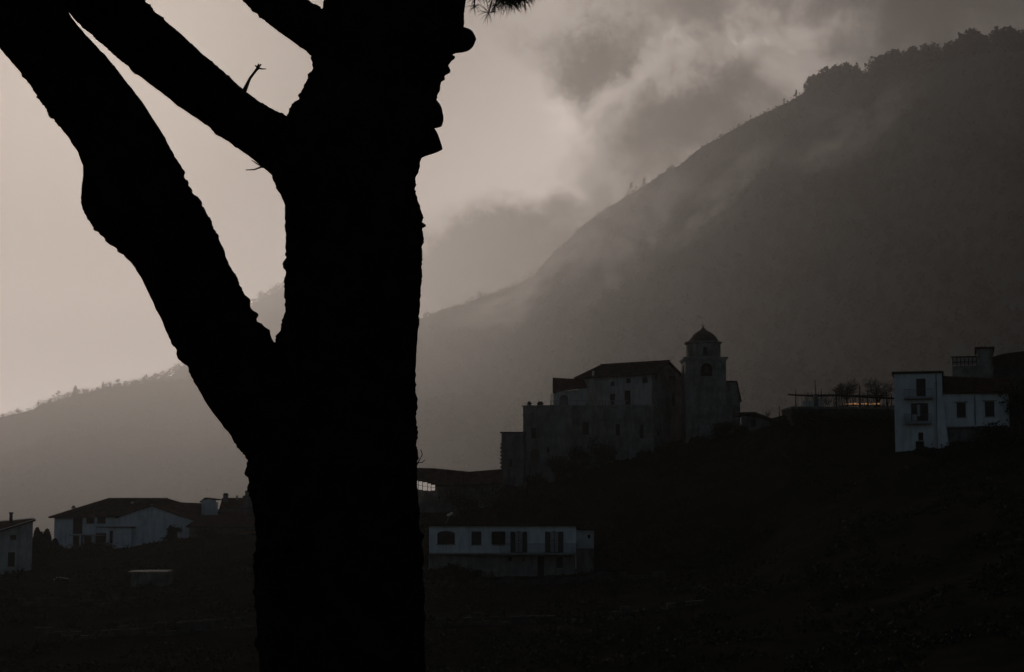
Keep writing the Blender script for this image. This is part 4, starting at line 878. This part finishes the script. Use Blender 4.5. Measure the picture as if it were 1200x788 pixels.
# --- roadside and terrace walls: rough courses of stone
def dry_wall(pxs, pys, ds, h, label, m='drystone'):
    p = [W(x, y, d) for x, y, d in zip(pxs, pys, ds)]; o = Vector(p[0])
    root = empty('terrace_wall', o, 0, label, 'wall'); mb = MB()
    for a, c in zip(p[:-1], p[1:]):
        n = max(1, int((c-a).length/0.8)); dv = (c-a).normalized(); nn = Vector((dv.y, -dv.x, 0)).normalized()
        for i in range(n):
            q = a.lerp(c, i/n) - o; L_ = (c-a).length/n*.97
            for j in range(int(h/0.4)+random.choice((0, 1, 1, 2))):
                k = random.uniform(-.04, .05); mb.obox(q + Vector((0, 0, (j-2)*.4)) + nn*k, dv, -nn, Vector((0, 0, 1)), L_*random.uniform(.93, 1), .5, .37+random.uniform(-.02, .06))
    tag(mb.build('stonework', M[m], root), kind='stuff')
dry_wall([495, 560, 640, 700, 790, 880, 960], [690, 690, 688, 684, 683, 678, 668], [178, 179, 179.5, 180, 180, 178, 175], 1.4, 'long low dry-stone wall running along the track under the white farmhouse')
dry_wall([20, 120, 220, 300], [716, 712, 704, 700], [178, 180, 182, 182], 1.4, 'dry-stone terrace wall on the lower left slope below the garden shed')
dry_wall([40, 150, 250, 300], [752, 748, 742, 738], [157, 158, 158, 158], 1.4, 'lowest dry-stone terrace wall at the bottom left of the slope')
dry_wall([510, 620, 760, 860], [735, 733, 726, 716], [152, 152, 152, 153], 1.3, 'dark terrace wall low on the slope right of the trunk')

# ------------------------------------------------------------------ plants
def clumps(cs, n, sig, size):
    cen = np.concatenate([np.array(c) + rng.normal(size=(n, 3))*np.array(s) for c, s in zip(cs, sig)]); return cen, np.full(len(cen), size)*(0.6+0.8*rng.random(len(cen)))
def grow(root, h, n_main=6, spread=0.7, m='twig', fine=3, r0=0.12):
    mb = MB(); tips = []
    def br(p, d, l, r, lv):
        q = p + d*l*0.5 + Vector((random.gauss(0, .05), random.gauss(0, .05), 0))*l; e = q + (d + Vector((random.gauss(0, .2), random.gauss(0, .2), .1))).normalized()*l*.5
        mb.tube([p, q, e], [r, r*.8, r*.6], 5 if lv < 2 else 3); tips.append(e)
        if lv < fine:
            for k in range(4 if lv else n_main):
                v = (d + Vector((random.gauss(0, spread), random.gauss(0, spread), random.uniform(-.1, .5)))).normalized(); br(p.lerp(e, random.uniform(.55, 1)), v, l*random.uniform(.55, .8), r*.55, lv+1)
    br(Vector((0, 0, -.3)), Vector((0, 0, 1)), h*.42, r0, 0); mb.build('trunk', M[m], root); return tips
def at_ground(px, d, py=None):
    p = W(px, HZ, d); return Vector((p.x, p.y, H(p.x, p.y) if py is None else Zof(py, d)))
# bare trees by the pergola
for nm, px, d, py, h, lab, kw in (
    ('bare_tree', 995, 213, 479, 4.7, 'round-headed leafless tree rising above the middle of the pergola', dict(n_main=11, spread=.95, fine=4, r0=.13)),
    ('bare_tree', 1033, 214, 480, 4.6, 'leafless tree behind the pergola next to the tall white house', dict(n_main=11, spread=.9, fine=4, r0=.12)),
    ('bare_shrub', 901, 229, 495, 2.3, 'wispy leafless shrub above the low outbuilding roof', dict(n_main=7, spread=.8, fine=3, r0=.05)),
    ('bare_shrub', 972, 214, 479, 2.0, 'scrubby leafless vine bush under the left half of the pergola', dict(n_main=7, spread=.9, fine=3, r0=.05)),
    ('bare_tree', 572, 178.5, 690, 2.6, 'small leafless tree against the lower wall of the white farmhouse', dict(n_main=6, spread=.7, fine=3, r0=.07))):
    e = empty(nm, at_ground(px, d, py), 0, lab, 'tree' if 'tree' in nm else 'shrub'); grow(e, h, **kw)
# cypresses
def cypress(px, d, pyb, pyt, wid, lab):
    p = W(px, pyb, d); h = Zof(pyt, d) - p.z; e = empty('cypress_tree', p, random.random()*3, lab, 'tree', 'cypresses beside the villa')
    n = 2200; t = rng.random(n)**.8; r = wid/2*np.clip(np.sin(np.clip(t*.9+.1, 0, 1)*pi)**.55, .05, 1)*(.75+.3*rng.random(n)); th = rng.random(n)*2*pi
    cen = np.stack([r*np.cos(th), r*np.sin(th), t*h], 1); link('crown', leaves_mesh('crown', cen, .16*(.6+rng.random(n))), M['cypress'], e)
    mb = MB(); mb.tube([(0, 0, -1), (0, 0, h*.7)], [.12, .04], 6); mb.build('trunk', M['bark'], e)
cypress(42.5, 224, 662, 619, 1.1, 'tallest slim cypress standing against the grey house at the left edge')
cypress(47, 226, 662, 624, .8, 'thin shorter cypress in the middle of the three by the edge house')
cypress(54, 227, 664, 620.5, 1.3, 'broad rounded cypress nearest the villa')
cypress(64, 236, 652, 632, 1.0, 'small cone-shaped cypress at the left corner of the villa')
def bush(px, d, py, w_, h_, lab, nm='bush', m='leaf', grp=None, n=1500, size=.15):
    p = W(px, py, d); e = empty(nm, p, 0, lab, 'bush' if nm == 'bush' else 'tree', grp); cs, sg = [], []
    for k in range(12):
        a = random.random()*2*pi; r = w_/2*.65*math.sqrt(random.random()); cs.append((r*cos(a), r*sin(a)*.8, h_*random.uniform(.25, .78))); sg.append((w_*.11, w_*.11, h_*.1))
    cen, sz = clumps(cs, n//12, sg, size); link('crown' if nm != 'bush' else 'foliage', leaves_mesh('crown', cen, sz), M[m], e)
    mb = MB()
    for k in range(4): mb.tube([(0, 0, -.6), (random.uniform(-.2, .2)*w_, random.uniform(-.2, .2)*w_, h_*.5)], [.06+.02*h_, .03], 5)
    mb.build('trunk' if nm != 'bush' else 'stem', M['twig'], e)
for a in (
    (846, 229, 524, 3.4, 3.4, 'rounded evergreen tree at the foot of the bell tower', 'evergreen_tree'),
    (871, 226, 522, 2.6, 2.8, 'dark bushy tree in front of the low outbuilding', 'evergreen_tree'),
    (820, 226, 530, 2.8, 2.2, 'dense low bush under the left corner of the bell tower'),
    (790, 225, 540, 3.6, 2.6, 'wide bush below the church front wall'),
    (760, 224, 548, 3.4, 2.2, 'spreading bush against the right end of the convent block'),
    (706, 224, 552, 4.6, 4.4, 'broad bush under the slit windows of the convent block'),
    (655, 223, 566, 4.2, 3.6, 'leafy tree hiding the base of the square block', 'evergreen_tree'),
    (680, 223, 560, 4.4, 4.2, 'tree right of the square block below the convent wall', 'evergreen_tree'),
    (628, 221, 580, 3.2, 3.0, 'bushy tree below the arched opening of the square block', 'evergreen_tree'),
    (600, 217, 590, 4.2, 2.4, 'low tangled bush below the lowest church block'),
    (540, 207, 604, 5.5, 3.4, 'wide dark bush on the slope behind the white farmhouse'),
    (580, 206, 606, 5.0, 3.6, 'tall dark bush directly above the white farmhouse roof'),
    (625, 205, 608, 5.5, 3.8, 'big dark tree above the middle of the farmhouse roof', 'evergreen_tree'),
    (668, 204, 612, 5.0, 3.6, 'dark tree above the right end of the farmhouse roof', 'evergreen_tree'),
    (705, 196, 640, 4.4, 3.4, 'bushy tree right of the farmhouse annex', 'evergreen_tree'),
    (512, 183, 682, 3.0, 2.0, 'tangled bush at the left corner of the white farmhouse'),
    (536, 182.5, 684, 3.4, 2.2, 'scrubby bush half hiding the left lower wall of the white farmhouse'),
    (556, 182, 685, 2.4, 1.5, 'low bush just left of the small leafless tree by the farmhouse'),
    (722, 186, 668, 4.0, 3.4, 'round tree on the terrace a little right of the farmhouse annex', 'evergreen_tree'),
    (765, 190, 655, 4.6, 3.6, 'spreading tree on the dark slope below the church front', 'evergreen_tree'),
    (112, 238, 652, 5.0, 2.2, 'hedge-like bush in front of the villa ground floor'),
    (150, 236, 654, 3.4, 1.4, 'low bush by the porch wall of the villa'),
    (203, 236, 636, 2.2, 2.4, 'pointed bush against the villa gable wing'),
    (70, 236, 656, 2.6, 2.0, 'reddish shrub at the left foot of the villa'),
    (255, 230, 640, 6.0, 2.6, 'spreading bush below the lean-to house'),
    (925, 210, 512, 3.0, 3.4, 'bushy tree at the left end of the pergola terrace wall', 'evergreen_tree'),
    (1170, 186, 530, 6.0, 3.4, 'large dark bush in front of the low white house'),
    (1125, 186, 533, 4.0, 1.6, 'low bush at the foot of the buttress between the white houses'),
    (1196, 187, 505, 4.6, 5.6, 'tall dark tree at the right edge beside the low white house', 'evergreen_tree'),
    (945, 203.5, 512, 3.4, 3.6999999999999997, 'leftmost of the ivy-dark bushes against the terrace wall'),
    (968, 203.5, 514, 4.4, 3.4, 'second bush from the left against the high terrace wall'),
    (990, 203.5, 515, 3.4, 4.0, 'dark bush below the middle of the pergola terrace wall'),
    (1012, 203.5, 516, 3.9, 3.4, 'dark bush under the glowing strip at the terrace wall'),
    (1034, 203.5, 517, 4.4, 4.0, 'rightmost bush at the terrace wall touching the tall white house'),
    (1085, 184, 534, 3.2, .9, 'low hedge at the front door of the tall white house')):
    bush(*a[:6], nm=a[6] if len(a) > 6 else 'bush')
# undergrowth over the near hillside
P = []; Sg = []
for k in range(9000):
    y = random.uniform(104, 268); px = random.uniform(-120, 1320); x = (px-600)/F*y; z = H(x, y)
    if noise.noise(Vector((x*.12, y*.12, 3))) < -0.12: continue
    s_ = random.uniform(.25, .8)*(1.0 if y < 205 else .6); P.append((x, y, z+s_*.35)); Sg.append((s_*.6, s_*.6, s_*.35))
cen, sz = clumps(P, 16, Sg, .17); tag(link('undergrowth', leaves_mesh('undergrowth', cen, sz), M['leaf']), kind='stuff')

# ------------------------------------------------------------------ haze
hz = MB(); hz.box((-15600, -110, -110), (15600, 15400, 1930)); ho = hz.build('haze', None)
hm = bpy.data.materials.new('haze_air'); hm.use_nodes = True; ht = hm.node_tree; ht.nodes.clear()
pv_ = ht.nodes.new('ShaderNodeVolumePrincipled'); pv_.inputs['Color'].default_value = (0.93, 0.9, 0.882, 1)
pv_.inputs['Density'].default_value = HAZE_DENSITY; pv_.inputs['Anisotropy'].default_value = HAZE_G
ou = ht.nodes.new('ShaderNodeOutputMaterial'); ht.links.new(pv_.outputs[0], ou.inputs['Volume'])
ho.data.materials.append(hm); tag(ho, kind='stuff')

# ------------------------------------------------------------------ mist caught on the ridge
mm = bpy.data.materials.new('mist_air'); mm.use_nodes = True; mt = mm.node_tree; mt.nodes.clear(); T = NT(mt)
co = T.new('ShaderNodeTexCoord').outputs['Object']
ln = T.new('ShaderNodeVectorMath', operation='LENGTH'); mt.links.new(co, ln.inputs[0])
mn = T.noise(co, 2.2, 5, 0.62, 0.5)
dn = T.m('MULTIPLY', T.sstep(ln.outputs['Value'], 1.0, 0.25), T.sstep(mn.outputs['Fac'], 0.42, 0.68))
pw = T.new('ShaderNodeVolumePrincipled'); pw.inputs['Color'].default_value = (0.97, 0.94, 0.92, 1); pw.inputs['Anisotropy'].default_value = HAZE_G
mt.links.new(T.m('MULTIPLY', dn, 0.0023), pw.inputs['Density'])
mo = T.new('ShaderNodeOutputMaterial'); mt.links.new(pw.outputs[0], mo.inputs['Volume'])
for px, py, rx, rz, ry, rot, lift in ((690, 250, 140, 80, 700, -28, 0), (1010, 160, 125, 52, 430, -12, 0), (610, 345, 115, 46, 820, -20, 0), (860, 235, 130, 60, 620, -30, 0), (760, 300, 120, 130, 700, -50, 0)):
    d = float(np.interp(px, *zip(*DIST_M)))*0.93 - ry*0.5; c = W(px, py, d); q = d/F
    bm = bmesh.new(); bmesh.ops.create_icosphere(bm, subdivisions=3, radius=1.0); me = bpy.data.meshes.new('mist'); bm.to_mesh(me); bm.free()
    o = link('mist', me, mm); o.location = c; o.scale = (rx*q, ry, rz*q); o.rotation_euler = (0, R(rot), 0); tag(o, kind='stuff')
